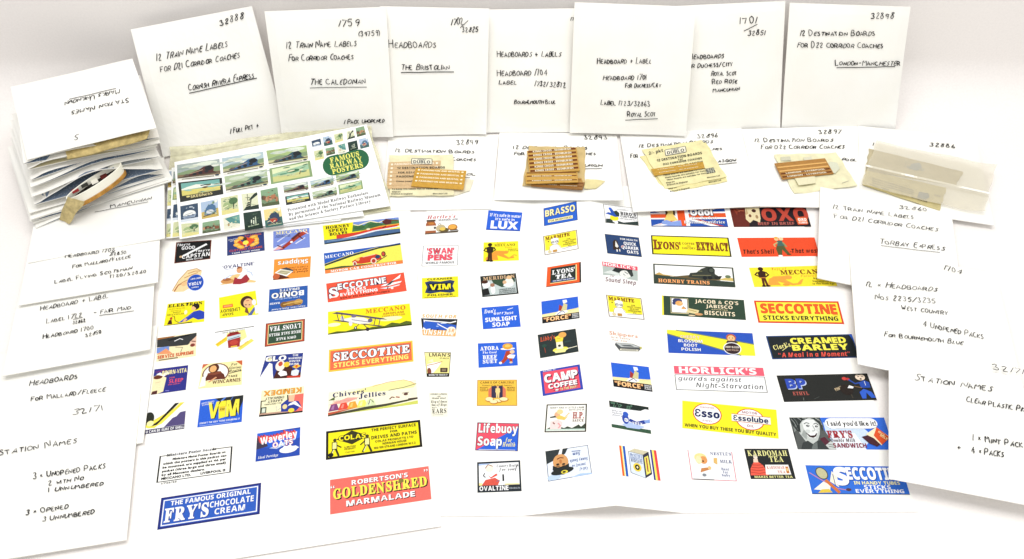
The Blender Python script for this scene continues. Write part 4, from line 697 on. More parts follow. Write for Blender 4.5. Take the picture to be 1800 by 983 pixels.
def a_clark(a):
    a.ring(0, 0, 280, 100, 3, "2c4a80"); a.p([(270, 100), (280, 100), (280, 60)], "2f5fc8"); a.t("Clark's", 44, 46, 19, "fff59a", "c", w=58, rot=14); a.l([(40, 36), (58, 50), (64, 56)], 2, "fff59a"); a.t("CREAMED", 164, 64, 23, "fff45a", "b", w=178, off=.05); a.t("BARLEY", 164, 35, 23, "fff45a", "b", w=178, off=.05); a.t("\u201cA Meal in a Moment\u201d", 138, 8, 18, "ee5a4c", "o", w=228)
def a_bp(a):
    a.t("BP", 52, 50, 34, "3450b8", "b", w=58, off=.05, sd="c8d4f0", dx=2.5, dy=-3); a.t("ETHYL", 58, 24, 13, "c86458", "f", w=48); a.t("PINKING", 182, 42, 10, "e0c8a0", "b", w=32, rot=22)
    a.e(204, 82, 7, 6, "d84a44"); a.e(214, 80, 6, 5, "c83c3a"); a.l([(216, 78), (232, 62), (250, 66)], 5, "3252a8"); a.p([(246, 46), (244, 66), (262, 74), (276, 66), (274, 46)], "2f52b0"); a.e(254, 86, 15, 12, "f6e0c8"); a.p([(240, 92), (254, 99), (268, 92), (254, 94)], K); a.l([(246, 88), (252, 89)], 2, K); a.l([(258, 89), (264, 88)], 2, K); a.e(254, 79, 3, 3, K); a.p([(238, 6), (236, 30), (252, 42), (272, 30), (280, 8), (266, 8), (256, 28), (250, 6)], "3764d0"); a.p([(204, 46), (212, 56), (224, 50), (220, 44)], W); a.l([(226, 52), (248, 46)], 3, "8a6a4a"); a.l([(210, 8), (208, 28)], 3, "4a4438"); a.e(200, 40, 20, 20, "2c2420"); a.p([(204, 46), (212, 56), (224, 50), (220, 44)], W); a.l([(262, 54), (262, 70)], 1.5, W); a.l([(60, 4), (62, 14)], 1.6, "7a8078"); a.l([(92, 8), (110, 16)], 1, "5a5f5a")
def a_horll(a):
    a.r(0, 0, 280, 100, W); a.r(0, 66, 280, 100, "f2667a"); a.t("HORLICK'S", 136, 71, 25, W, "b", w=240, off=.03); a.ring(0, 0, 280, 63, 1.5, K); a.t("guards against", 108, 40, 16, K, "l", w=196); a.t("Night-Starvation", 166, 13, 18, K, "l", w=206)
def a_esso(a):
    a.p([(0, 0), (0, 100), (280, 100), (280, 0)], "fff12a"); a.e(74, 60, 43, 38, "d8502c"); a.e(74, 60, 40, 35, W); a.t("\u0190sso", 74, 48, 25, "1f2a5a", "b", w=72, off=.05); a.t("GUARANTEED", 74, 80, 6, "b87a7a", w=42); a.t("ETHYL", 74, 32, 6, "b87a7a", w=28)
    a.e(200, 56, 43, 38, "d8502c"); a.e(200, 56, 40, 35, W); a.r(146, 44, 260, 70, "fffef4"); a.r(146, 43, 260, 45, "c8643c"); a.r(146, 69, 260, 71, "c8643c"); a.t("MOTOR", 200, 75, 8, "a85a5a", "b", w=44); a.t("\u0190ssolube", 202, 48, 17, "1f2a5a", "b", w=102, off=.04); a.t("OIL", 200, 29, 8, "a85a5a", "b", w=20); a.t("WHEN YOU BUY THESE YOU BUY QUALITY", 140, 7, 11, K, "b", w=266, off=.01)
def a_nest(a):
    a.ring(0, 0, 128, 100, 1.5, "d85a78"); a.r(2, 97, 128, 100, "fdfdfd"); a.t("NESTL\u00c9'S", 94, 84, 10, "3a4a80", "f", w=60); a.t("MILK", 106, 58, 11, "2a3a74", "f", w=34)
    for i, s in enumerate(("Best", "for", "baby")): a.t(s, 100, 34 - i * 10, 9, "4a5a90", "f", w=(22, 14, 24)[i])
    a.e(34, 74, 18, 15, "f6e49a"); a.e(42, 66, 11, 13, "e8a060"); a.e(28, 66, 9, 14, "f8eab8"); a.p([(28, 24), (32, 38), (54, 42), (58, 36), (44, 30)], "d08a50"); a.e(56, 40, 5, 6, "f4c888"); a.p([(70, 58), (72, 74), (82, 74), (80, 52)], "e8bc70"); a.e(38, 16, 6, 5, "8a9098"); a.r(4, 0, 64, 2.2, K); a.e(40, 62, 2.4, 3, "4a3020")
def a_kard(a):
    a.t("KARDOMAH", 64, 76, 18, "f4f0a0", "f", w=114); a.t("TEA", 86, 56, 19, "f4f0a0", "f", w=40); a.p([(2, 12), (6, 34), (18, 54), (32, 56), (44, 44), (54, 12)], "f0604c")
    for i in range(4): a.l([(5 + i * 2, 22 + i * 8), (28, 18 + i * 9), (50 - i * 3, 22 + i * 8)], 1.8, "a83c34")
    a.p([(18, 54), (20, 66), (32, 66), (32, 54)], "f6d8c0"); a.e(27, 72, 6, 7, "f4e4d0"); a.e(27, 76, 6, 4, "d8d0b0"); a.p([(46, 14), (50, 46), (116, 46), (118, 14)], "fffaf4"); a.t("KARDOMAH", 78, 32, 10, "c0504a", "f", w=50); a.t("TEA", 92, 18, 9, "c0504a", "f", w=22); a.r(106, 18, 114, 40, "c8783c"); a.e(110, 30, 3, 5, "f4d08a"); a.t("MAKES BETTER TEA", 66, 3, 7, "f4f0a0", "b", w=108)
def a_frysan(a):
    a.r(0, 0, 280, 100, "3a72e0"); a.p([(96, 0), (96, 84), (200, 80), (230, 40), (190, 0)], "d4e6fb"); a.p([(110, 0), (110, 56), (180, 50), (200, 0)], "f4f9ff"); a.p([(0, 0), (0, 100), (86, 100), (90, 70), (104, 30), (112, 0)], "5a5e5c"); a.p([(0, 0), (0, 50), (20, 66), (6, 100), (0, 100)], "8a908c")
    a.p([(18, 50), (20, 80), (40, 98), (74, 98), (84, 74), (76, 46), (66, 28), (48, 16), (30, 24)], "c9cec9"); a.p([(34, 50), (34, 84), (48, 94), (70, 92), (80, 72), (70, 46), (60, 34), (44, 34)], "eef1ee"); a.p([(22, 44), (34, 62), (40, 50), (34, 30)], "a4aaa6"); a.e(44, 56, 7, 6, "d4d9d5"); a.e(74, 60, 5, 6, "d9ddda")
    a.p([(0, 100), (2, 78), (12, 58), (22, 52), (26, 78), (36, 90), (52, 96), (58, 100)], "343938"); a.p([(56, 100), (90, 100), (94, 70), (86, 56), (82, 80), (70, 94)], "3c4240")
    for x, y, x2, y2, c in ((4, 96, 14, 70, "8d9390"), (12, 98, 20, 76, "6d7370"), (24, 98, 32, 90, "9aa09c"), (38, 98, 50, 97, "a8aeaa"), (84, 96, 90, 76, "8d9390"), (76, 98, 84, 90, "b0b6b2"), (8, 74, 16, 60, "5a605e"), (90, 84, 91, 66, "6d7370")): a.l([(x, y), ((x + x2) / 2 + 2, (y + y2) / 2), (x2, y2)], 2.2, c)
    a.l([(38, 79), (46, 83), (54, 80)], 2, "3a403e"); a.l([(66, 78), (73, 81), (79, 76)], 2, "3a403e"); a.e(48, 73, 5, 3, "2a2e2e"); a.e(73, 71, 4.4, 3, "2a2e2e"); a.e(49, 73.6, 1.4, 1.2, W); a.e(74, 71.6, 1.3, 1.1, W); a.l([(62, 74), (66, 60), (60, 56), (56, 57)], 1.6, "8a908c")
    a.p([(36, 52), (44, 46), (58, 46), (70, 50), (64, 40), (54, 35), (44, 38)], "40302f"); a.p([(40, 49), (46, 46), (58, 46.5), (66, 48.5), (60, 43), (48, 42)], W); a.p([(10, 0), (20, 20), (36, 26), (48, 16), (64, 24), (78, 30), (100, 0)], "3c4140"); a.p([(40, 0), (48, 15), (62, 22), (58, 0)], "6f7673"); a.p([(72, 32), (88, 38), (104, 12), (88, 4)], "5a2c38"); a.p([(84, 12), (104, 26), (114, 14), (112, 0), (92, 0)], "cdd2ce"); a.l([(90, 16), (108, 12)], 2, "6a706c"); a.l([(92, 9), (110, 5)], 2, "6a706c")
    a.e(122, 80, 22, 17, W); a.r(120, 64, 232, 97, W); a.e(234, 81, 20, 16, W); a.t("I said you'd like it!", 178, 73, 15, K, "s", w=142, off=.02); a.t("FRY'S", 134, 36, 21, "a8343c", "f", w=72, off=.04); a.t("Double Milk", 138, 23, 10, "4a2c24", "c", w=72); a.t("SANDWICH", 154, 5, 13, "8a2a40", "b", w=96, off=.02)
    a.p([(196, 38), (226, 46), (252, 20), (232, 8), (212, 18)], "4a2830"); a.p([(210, 46), (246, 68), (276, 40), (246, 12), (230, 34)], "fff0c8"); a.p([(232, 42), (248, 68), (278, 36), (248, 14)], "ea5c2c"); a.t("FRY'S", 254, 46, 7, "fff0b0", "b", w=18, rot=-40); a.t("MILK", 258, 34, 9, "fff0b0", "b", w=22, rot=-40)
def a_secblue(a):
    a.r(0, 0, 280, 100, "3874dc"); a.r(0, 0, 280, 2.5, "24406a"); a.e(42, 72, 17, 22, "4a4a3a", .3); a.e(42, 72, 14.5, 19, "c8c49a", .3); a.p([(8, 16), (44, 46), (60, 34), (54, 12)], "fff8e8"); a.p([(18, 4), (60, 6), (52, 18), (30, 16)], "e8c84a"); a.p([(72, 80), (60, 44), (82, 24), (84, 62)], "fff6dc"); a.l([(6, 74), (40, 46), (76, 20), (106, 14)], 3, "c88ab0"); a.e(108, 16, 8, 5, "5a3c40"); a.p([(44, 46), (52, 52), (84, 8), (76, 2)], "d87a3c"); a.ring(72, 28, 74, 70, 1, "4a5a8a")
    a.t("S", 96, 34, 56, W, "b", w=34, off=.08, sd="24489c", dx=2, dy=-2); a.t("ECCOTINE", 194, 52, 40, W, "b", w=160, off=.05, sd="24489c", dx=2, dy=-2); a.t("IN HANDY TUBES", 194, 34, 11, "fff6b0", "b", w=132, off=.01); a.t("STICKS", 192, 19, 12, W, "b", w=76, off=.02); a.t("EVERYTHING", 196, 5, 12, W, "b", w=138, off=.02)

L_, M_ = (lo, on_left), (mo, on_hill)
POSTERS = [
 (L_, 128, [(309.7,426.4),(371.9,422),(369.8,455.4),(306.3,463.5)], "black poster with a white cigarette across two lines of white lettering", K, a_capstan),
 (L_, 128, [(399.2,416.1),(463.9,407.7),(465.5,440.7),(399.2,450)], "navy poster with a ring of yellow biscuits round an orange diamond", "34427e", a_cream),
 (L_, 128, [(305,476),(355,470),(355,511),(302,514)], "poster of a hand holding a round blue disc, upside down lettering", W, a_atora_hand),
 (L_, 128, [(387.5,467),(450.5,458.5),(453.5,499),(384,503)], "white poster of a reclining woman in red below navy lettering", W, a_oval),
 (L_, 128, [(480.4,407.2),(543.9,400.8),(545,435.2),(480.2,441.8)], "lilac poster with a red aeroplane climbing", "7f93dc", a_mplane),
 (L_, 128, [(482,456.5),(546.8,450.6),(545,487),(480.2,492.8)], "orange upside down poster with a tin of fish", "fb9c3c", a_skip, True),
 (L_, 128, [(473.5,509.2),(541,502),(540.7,540.1),(471.7,548.8)], "blue upside down poster with a brown dog biscuit", "2f5fb0", a_bonio, True),
 (L_, 128, [(294.9,534.6),(359.9,528.2),(359,565.8),(288,573.1)], "yellow poster with a boy in blue at an electrical set", Y, a_elek),
 (L_, 128, [(384.9,523.5),(449.2,511),(454.5,553),(386,560.3)], "yellow upside down poster with a sailor's face", Y, a_lifeb_up, True),
 (L_, 128, [(276.6,594.7),(345.8,585),(344.3,626),(274.8,636.2)], "poster of a black locomotive nose over orange lettering", "fff0c0", a_service),
 (L_, 128, [(377.7,583.5),(446.5,573.1),(448,614),(377,624)], "white poster with a red jar between two yellow ribbons", W, a_jar),
 (L_, 128, [(271.5,649.6),(331,642.1),(326.6,685.7),(265.3,694.5)], "violet blue poster with two cream mugs", V, a_bourn),
 (L_, 128, [(356.6,640.8),(426.2,633.5),(424.9,676.5),(348.4,683.5)], "cream poster with a woman in a brown coat inside a ring", "fff2b0", a_winc),
 (L_, 128, [(467.5,569.1),(536.2,560.7),(535.2,600),(465.3,610.1)], "green upside down poster with a red frame and white lettering", "38523e", a_lyup, True),
 (L_, 128, [(462.3,626.2),(533,620.4),(527.9,663.8),(455.6,667)], "blue poster with a white penguin and a steaming mug", None, a_glo),
 (L_, 128, [(460.1,687),(534.7,679),(532,725),(455.1,733.1)], "cream and salmon upside down poster with a figure in blue", "fff8cc", a_kemex, True),
 (L_, 128, [(260.5,715),(328,706.5),(323.9,753.9),(254.5,763.9)], "white poster with a black and yellow swoop above a purple hill", W, a_shell),
 (L_, 128, [(352.2,703.9),(428,694.7),(424.9,742),(346.7,751.8)], "blue poster with two huge yellow letters flanking a yellow tin", B, a_vimblue),
 (L_, 128, [(452.3,762.4),(528,751),(526.9,800.5),(449,812)], "blue poster with slanting white and red lettering above a white bowl", "2e50b4", a_wave),
 (L_, 128, [(280.6,802.2),(408.8,784.8),(405.7,830.6),(274.8,849)], "thin black outlined panel of small print", None, a_minib),
 (L_, 280, [(567.2,396.8),(700.7,382.1),(704.2,410.6),(570.2,430.2)], "long yellow poster with a red speedboat", Y, a_hspeed),
 (L_, 280, [(569,445.6),(703.9,428.3),(708.7,463),(571.5,481.2)], "long poster with a red racing car on yellow", "ffee5e", a_mcar),
 (L_, 280, [(573.3,498.8),(709.9,479),(715.1,511.8),(576.2,532)], "long red poster with a white aeroplane at its right end", "f25a40", a_secplane),
 (L_, 280, [(576.4,548.4),(720.2,533.7),(724.2,571.8),(576.4,588.7)], "long yellow poster with a grey biplane over treetops", Y, a_maero),
 (L_, 280, [(578.3,615.2),(725.2,598.8),(727,635.8),(577.4,654.6)], "long red poster with outlined white lettering and a yellow edge", "f4744e", a_secred),
 (L_, 280, [(577.5,690),(731.5,668),(735,710),(576.4,731.2)], "long pale poster with a row of coloured jellies", "fff9dc", a_chiv),
 (L_, 280, [(573.2,758.6),(738.4,738.2),(742.6,785.6),(572.8,809)], "long yellow poster in a thick black frame with two workmen", "fff01e", a_colas),
 (L_, 280, [(283.5,875.6),(459.2,848.8),(456.5,903.9),(276.4,931.8)], "long blue poster with a white inner line and white lettering", "3462c4", a_frycc),
 (L_, 280, [(580.1,843.8),(753.3,819.6),(758.5,877.8),(580.4,904.7)], "long salmon poster with big yellow shaded lettering", S, a_golden),
 (M_, 128, [(747.5,378.2),(806,375.5),(807.5,407.7),(746.2,411.3)], "white poster with a jar of marmalade and cut oranges", W, a_hart),
 (M_, 128, [(858.6,369.8),(918.3,373.8),(914.1,406.8),(854.2,404.4)], "bright blue poster with three large white letters", B, a_lux),
 (M_, 128, [(743.8,432.4),(806,431.5),(804.6,466.6),(741,468.6)], "white poster with two words in pink red capitals", W, a_swan),
 (M_, 128, [(850,426.5),(910.8,424.1),(912.2,458),(849.4,460.4)], "small yellow poster with a boy standing over an orange crouching shape", "fff030", a_mecc),
 (M_, 128, [(741.6,489.1),(805.1,485.9),(806,522.5),(742,525.4)], "yellow poster with a dark pinched plaque", "fff02a", a_vimy),
 (M_, 128, [(844,486),(906.7,480.5),(911.7,516.6),(847.8,522.6)], "black framed poster with figures in white against green", "262a2a", a_meri),
 (M_, 128, [(739.2,552.5),(805.1,553.9),(800.6,591.8),(742.5,589.6)], "poster of a blue bay under orange lettering, its left side covered", W, a_south),
 (M_, 128, [(846.3,541.1),(911.3,536.2),(915.5,574.6),(849.1,579.2)], "bright blue poster with script above white capitals", B, a_sunl),
 (M_, 90, [(745.6,619.3),(792.7,619.9),(789.6,662.5),(750.2,662.9)], "cream poster with a bent arm and a black foot, cut off at its left", "fff59a", a_man),
 (M_, 128, [(839.9,603.9),(907.7,601.2),(910.4,642.7),(841.2,646.8)], "bright blue poster with a running cook carrying a pudding", B, a_atora),
 (M_, 76, [(753.6,690.2),(788.3,690.2),(787.2,732.8),(758,733.9)], "pale poster of black print only, cut off at its left", "fffbe6", a_pears),
 (M_, 128, [(839.1,668.5),(908.7,668),(909.2,713.7),(838.2,713.7)], "amber poster with a small cook above a heap of biscuits", "fbc84a", a_carr),
 (M_, 128, [(839.1,742.8),(912.5,744.6),(910.3,793.6),(835.3,792)], "poster split diagonally into pink red and blue", P, a_lifeb),
 (M_, 128, [(838.6,812.9),(914.3,809.3),(917,863.7),(839.3,866.4)], "dark framed poster of a woman in red lying in white", "2a3036", a_ovalg),
 (M_, 128, [(955.4,366.6),(1013.4,354.1),(1015.6,387.1),(956.3,397.7)], "blue poster with cream capitals above a cream strip", "2d66d0", a_brasso),
 (M_, 128, [(954.8,415.7),(1014,404.1),(1017.1,438),(957.6,449)], "yellow poster with a bespectacled cook, left of the ridge", W, a_marm),
 (M_, 128, [(962.1,470.1),(1021.1,460.4),(1021.7,496.6),(960,505.2)], "orange red framed poster with white lettering on black", "f0602c", a_lyons),
 (M_, 128, [(951.5,530.3),(1015.7,521.3),(1018.9,559.5),(953.4,569)], "blue poster with a leaping figure over a black strip, left of the ridge", "2f66dc", a_force),
 (M_, 128, [(945.1,588.9),(1011.8,577.9),(1017.2,618.3),(949.6,630)], "dark poster with yellow fruit tipping into a dish", "2e3838", a_libby),
 (M_, 128, [(949.3,652.5),(1019,640.6),(1025.5,684.5),(954.3,696.6)], "pink red poster in a blue frame with two white words", P, a_camp),
 (M_, 128, [(960.9,711.2),(1031.9,710),(1030.5,759.3),(957.1,760.3)], "white poster in a dark frame with a girl and lamb", "fffef6", a_hp),
 (M_, 128, [(958.6,793.7),(1033.4,782.5),(1040.8,833.4),(963.8,846.9)], "pale blue upside down poster of a man in a black hat", "eef5ff", a_hat, True),
 (M_, 128, [(1060.1,358.9),(1119.3,366.6),(1122.8,397.2),(1064.2,391.8)], "white poster with a blue and yellow bird", W, a_bird),
 (M_, 128, [(1062.9,411.4),(1122.8,417.9),(1128.3,452.1),(1067.5,445.7)], "navy poster with white capitals", "2c4674", a_quak),
 (M_, 128, [(1058.3,460),(1120.6,469.1),(1121.5,504.9),(1061,497.5)], "poster of a grey sleeping face under a pink red strip", W, a_horl),
 (M_, 128, [(1065.3,518.4),(1127.1,524.7),(1132.9,562.4),(1070.3,556.6)], "yellow poster with a bespectacled cook, right of the ridge", W, a_marm),
 (M_, 128, [(1063.4,576.3),(1129.7,586),(1130.6,620.8),(1065.9,616)], "off white poster with a grey open tin", "fffef8", a_skipw),
 (M_, 128, [(1073.6,637.2),(1140.3,645.3),(1147,689),(1078.5,679.7)], "blue poster with a leaping figure over a black strip, right of the ridge", "2f66dc", a_force),
 (M_, 128, [(1070.2,704.4),(1139.8,716),(1144.6,763.2),(1075.4,751.2)], "white poster with a blue ribbon and a dark top strip", W, a_trex),
 (M_, 128, [(1088,783.1),(1153.3,792.2),(1161.1,845.4),(1094.3,836.7)], "poster of a biscuit packet between coloured stripes", None, a_pack),
 (M_, 280, [(1142.6,369),(1273,365.5),(1280.2,399.5),(1145.1,398.5)], "long poster of a woman before a union flag", "2a55b0", a_odol),
 (M_, 280, [(1282.6,366.5),(1416,363.5),(1426,398.5),(1290,399.5)], "long dark poster with a bull's head and three red letters", "241c22", a_oxo),
 (M_, 280, [(1144,413.7),(1280.6,418),(1286.2,452),(1146.4,447.3)], "long yellow poster with brown lettering in a thin black frame", "fff02a", a_lyext),
 (M_, 280, [(1295.7,418.4),(1431.7,417.6),(1441,450.5),(1303.6,452)], "long orange red poster with a walking man in green", "f0522c", a_thats),
 (M_, 280, [(1148,463.9),(1288.7,470.9),(1292.8,505.5),(1149.3,498.7)], "long poster of a dark steam train on a hillside", "fdfdf8", a_htrain),
 (M_, 280, [(1316.4,470.9),(1458,466.5),(1472,502.8),(1325.9,504.9)], "long yellow poster with a boy and an orange shadow, partly under an envelope", "ffea3a", a_mlong),
 (M_, 280, [(1166,520),(1307.6,527.6),(1311.4,563),(1167,554)], "long dark green poster with a child eating biscuits", "344a3a", a_jacob),
 (M_, 280, [(1325,528.6),(1473.6,530),(1484,570),(1333,567.6)], "long yellow poster with orange capitals in a red frame", "fff04a", a_secyel),
 (M_, 280, [(1172,580),(1322.6,586),(1328,626),(1175,620.6)], "long blue poster with a yellow diagonal band and a round tin", "2f58c0", a_cherry),
 (M_, 280, [(1346,591),(1497,587.6),(1512,629),(1357.5,632)], "long black poster with fat yellow capitals and red script", "22282c", a_clark),
 (M_, 280, [(1364.8,660.3),(1524,656.7),(1541.5,703.4),(1378.2,707)], "long black poster with a man in blue at its right end", "2a2b29", a_bp),
 (M_, 280, [(1184.1,643.3),(1341.3,646.8),(1349.5,690.8),(1188.5,685.4)], "long white poster with black script under a pink strip", W, a_horll),
 (M_, 280, [(1199.3,704.4),(1364.7,720.5),(1368.9,771.5),(1199.3,752.8)], "long yellow poster with two white roundels", "fff12a", a_esso),
 (M_, 128, [(1208.4,790.7),(1286.3,793),(1295,846.4),(1216.1,842.9)], "white poster of a baby in a thin pink frame", "fdfdfd", a_nest),
 (M_, 128, [(1308,789),(1385.3,789),(1399,842.2),(1319.8,842.4)], "black poster with a lady in a red crinoline dress", "25292a", a_kard),
 (M_, 280, [(1387,734.2),(1553.9,734.2),(1572,790.8),(1402.2,790.1)], "long blue poster with a smiling woman in grey and a chocolate bar", "3a72e0", a_frysan),
 (M_, 280, [(1415.5,818),(1585,820.5),(1599.6,869.9),(1427.7,868.9)], "long blue poster with a tennis racket and white lettering", "3874dc", a_secblue),
]
for q in POSTERS:
    (par, wh), w_, cs, lab, bg, dr = q[:6]
    poster(par, wh, w_, cs, lab, bg, dr, len(q) > 6)
# ------------------------------------------------------------------ envelopes lying flat in the second row
def quad(c, z): return [at(*p, zz) for p, zz in zip(c, z if isinstance(z, (list, tuple)) else [z] * 4)]
GF = "envelopes lying flat in the second row"
FLAT = [
 ([(683, 238), (877, 238), (864, 368), (672, 371)], (.0012, .0012, .0012, .0018), "white envelope headed 32899, flat under the boxed packet and amber strip",
  [("32899", 802.5, 255.6, 838.7, 255, 8), ("12 Destination Boards", 695.6, 268, 833, 270.5, 6), ("For D21 Corridor Coaches", 702, 281, 835.6, 284, 5.5), ("Bristol", 777, 307.5, 835.6, 309.5, 5.5), ("_", 786, 312, 826.4, 313.6, 0)]),
 ([(878, 234), (1084, 235.5), (1095, 353), (869, 352)], (.0012, .0014, .0130, .0020), "white envelope headed 32893, flat under the thick pile of amber label strips",
  [("32893", 1027, 246, 1067, 246, 6.5), ("12 Destination Boards", 903, 262.7, 1032, 263.6, 5.5), ("For D21 Corridor Coaches", 904, 273.7, 1046.6, 273.4, 5.5), ("Edinburgh", 990, 294, 1058, 294, 5.5), ("_", 990, 297.3, 1058, 297.3, 0)]),
 ([(1089, 235), (1303, 227), (1350, 363), (1113, 373.5)], (.0022, .0022, .0030, .0060), "white envelope headed 32896, flat under two overlapping cream packets",
  [("32896", 1225.7, 244, 1261.5, 242, 7), ("12 Destination Boards", 1122.8, 260.7, 1252, 252, 6), ("For", 1108.5, 278.6, 1121, 278.3, 8), ("Coaches", 1224, 266.5, 1269, 264.3, 5), ("Glasgow", 1248, 287, 1294, 284.8, 6), ("_", 1252, 291, 1295, 287.2, 0)]),
 ([(1303, 228), (1508, 222), (1550, 367), (1336, 364)], (.0032, .0032, .0042, .0042), "white envelope headed 32897, flat under crumpled tissue and one brown card",
  [("32897", 1438.7, 236.3, 1477.5, 236, 7), ("12 Destination Boards", 1326.5, 250.6, 1463, 250, 6.5), ("For D22 Corridor Coaches", 1337.8, 262.8, 1483, 262, 6.5), ("Liverpool", 1449, 283, 1505, 284.3, 5.5)]),
 ([(1508, 222), (1715, 243), (1747, 397), (1513, 362)], (.0044, .0044, .0052, .0052), "white envelope headed 32886, flat under the clear packet of folded papers",
  [("32886", 1633.4, 258, 1678.7, 261.3, 7), ("1", 1534, 257, 1535, 257, 5)])]
for i, (c, z, lab, ln) in enumerate(FLAT):
    envelope("envelope", quad(c, z), lab, group=GF, th=.0007, bulge=.0006, lines=ln, seed=20 + i)

# ------------------------------------------------------------------ three envelopes stepped down the right side
def para(tl, bl, br_dir, z, width, lift_front=0):
    a, b, d = at(*tl, z), at(*bl, z + lift_front), at(*br_dir, z + lift_front)
    d = (d - b) / np.linalg.norm(d - b) * width
    return [a, a + d, b + d, b]
GR = "envelopes stepped down the right side"
envelope("envelope", para((1441.6, 330), (1436, 490), (1497, 502), .0064, .118), "white envelope headed 32860 with an underlined two word name, topmost of the right steps", group=GR, seed=31, curl=(0, 0, 0, .0008),
  lines=[("32860", 1580, 367.7, 1628.8, 372.5, 6), ("12 Train Name Labels", 1464.4, 367.7, 1605, 386, 7), ("For D21 Corridor Coaches", 1467, 384, 1647, 407.7, 7.5), ("Torbay Express", 1546, 429.5, 1658.7, 441.6, 9), ("_", 1548, 432.8, 1652, 445, 0)])
envelope("envelope", para((1492, 436), (1507.4, 641), (1562, 652), .0078, .122, .0045), "white envelope headed 1704 with five lines, middle of the right steps, shadowed below", group=GR, seed=32,
  lines=[("1704", 1658.7, 475, 1690, 483, 7.5), ("12 x Headboards", 1522, 504.4, 1645.7, 513.2, 9), ("Nos 2235/3235", 1537.7, 527.2, 1644, 534.7, 9), ("West Country", 1585, 545.7, 1664.6, 554.8, 8), ("4 Unopened Packs", 1622, 575, 1728, 597, 10), ("For Bournemouth Blue", 1554, 592.3, 1691, 607, 7.5)])
envelope("envelope", para((1562, 650), (1562, 842), (1800, 888), .0142, .125), "white envelope headed 32171, lowest of the right steps, covering the ends of blue posters", group=GR, seed=33,
  lines=[("32171", 1745, 644 + 7, 1799, 652 + 7, 9), ("Station Names", 1607.5, 669, 1741.7, 689, 11), ("Clear Plastic Pkts", 1698, 707.4, 1812, 727, 10), ("1 x Mint Pack of", 1710, 775.4, 1818, 791, 11), ("+", 1681, 791, 1688, 792, 9), ("4 x Packs", 1707, 798, 1763, 804.4, 12)])

# ------------------------------------------------------------------ envelopes stepped down the left side
def front(bl, br, z, depth, zf=0):
    b, c = at(*bl, z + zf), at(*br, z + zf); e = c - b; n = np.array([-e[1], e[0], 0]); n /= np.linalg.norm(n)
    up = n * depth - np.array([0, 0, zf]); return [b + up, c + up, c, b]
GL_ = "envelopes stepped down the left side"
envelope("envelope", [at(-10, 626, .0022), at(278, 573, .0022), at(252, 779, .0022), at(-40, 832, .0022)], "white envelope for headboards, fifth down the left side, partly under the station names one", group=GL_, seed=41,
  lines=[("Headboards", 52.3, 679, 136, 667, 10), ("For Mallard/Fleece", 54.8, 706.3, 185, 688.8, 8)])
envelope("envelope", [at(-20, 741, .0036), at(248, 693, .0036), at(223, 950, .0036), at(-40, 992, .0036)], "white envelope with six lines about opened and unopened packs, lowest on the left side", group=GL_, seed=42,
  lines=[("32171", 127.4, 731, 182, 722, 9), ("Station Names", -1.7, 802, 135, 779.6, 11), ("3 x Unopened Packs", 58.6, 843.4, 185, 824, 10), ("2 with No", 85.5, 852.8 + 2, 146.5, 842.4 + 2, 8), ("1 Unnumbered", 86.5, 866, 181.4, 854, 8), ("3 x Opened", 45.4, 907, 120, 894.7, 10), ("3 Unnumbered", 75, 918, 165.7, 904, 9)])
envelope("envelope", front((5, 662), (265, 615), .0042, .122, .004), "white envelope listing 1722 and 1700, third down the left side, raised above a grey shadow", group=GL_, seed=43,
  lines=[("Headboard + Label", 71.4, 547, 191, 524.5, 8), ("Label 1722", 82.5, 569.4, 144, 557.5, 7), ("_", 129, 563, 146, 559, 0), ("32862", 128, 571, 151, 567, 5.5), ("- Fair Maid", 165, 554.5, 230.6, 544.3, 7.5), ("_", 175, 556, 236, 547.7, 0), ("Headboard 1700", 76, 596.7, 164, 580, 7), ("32850", 150.8, 594, 178.5, 586.6, 6)])
envelope("envelope", front((33, 538), (278, 497), .0092, .118, .0006), "white envelope ending in 1720/32860, second down the left side", group=GL_, seed=44,
  lines=[("Headboard 1702", 115, 454.5, 201, 442.5, 6), ("_", 193, 451, 203, 441, 0), ("32850", 194.4, 451, 221.6, 447, 5.5), ("For Mallard/Fleece", 128, 472.4, 229.6, 454.4, 6), ("Label Flying Scotsman", 96.5, 499.3, 231, 475, 6), ("1720/32860", 194.4, 490, 256.5, 480.8, 5.5)])
envelope("envelope", front((50, 463), (290, 420), .0106, .118, .0006), "white envelope with one underlined word, directly beneath the tall stack", group=GL_, seed=45,
  lines=[("Mancunian", 195, 366.5, 265.5, 352, 6), ("_", 167, 374, 261, 356, 0)])

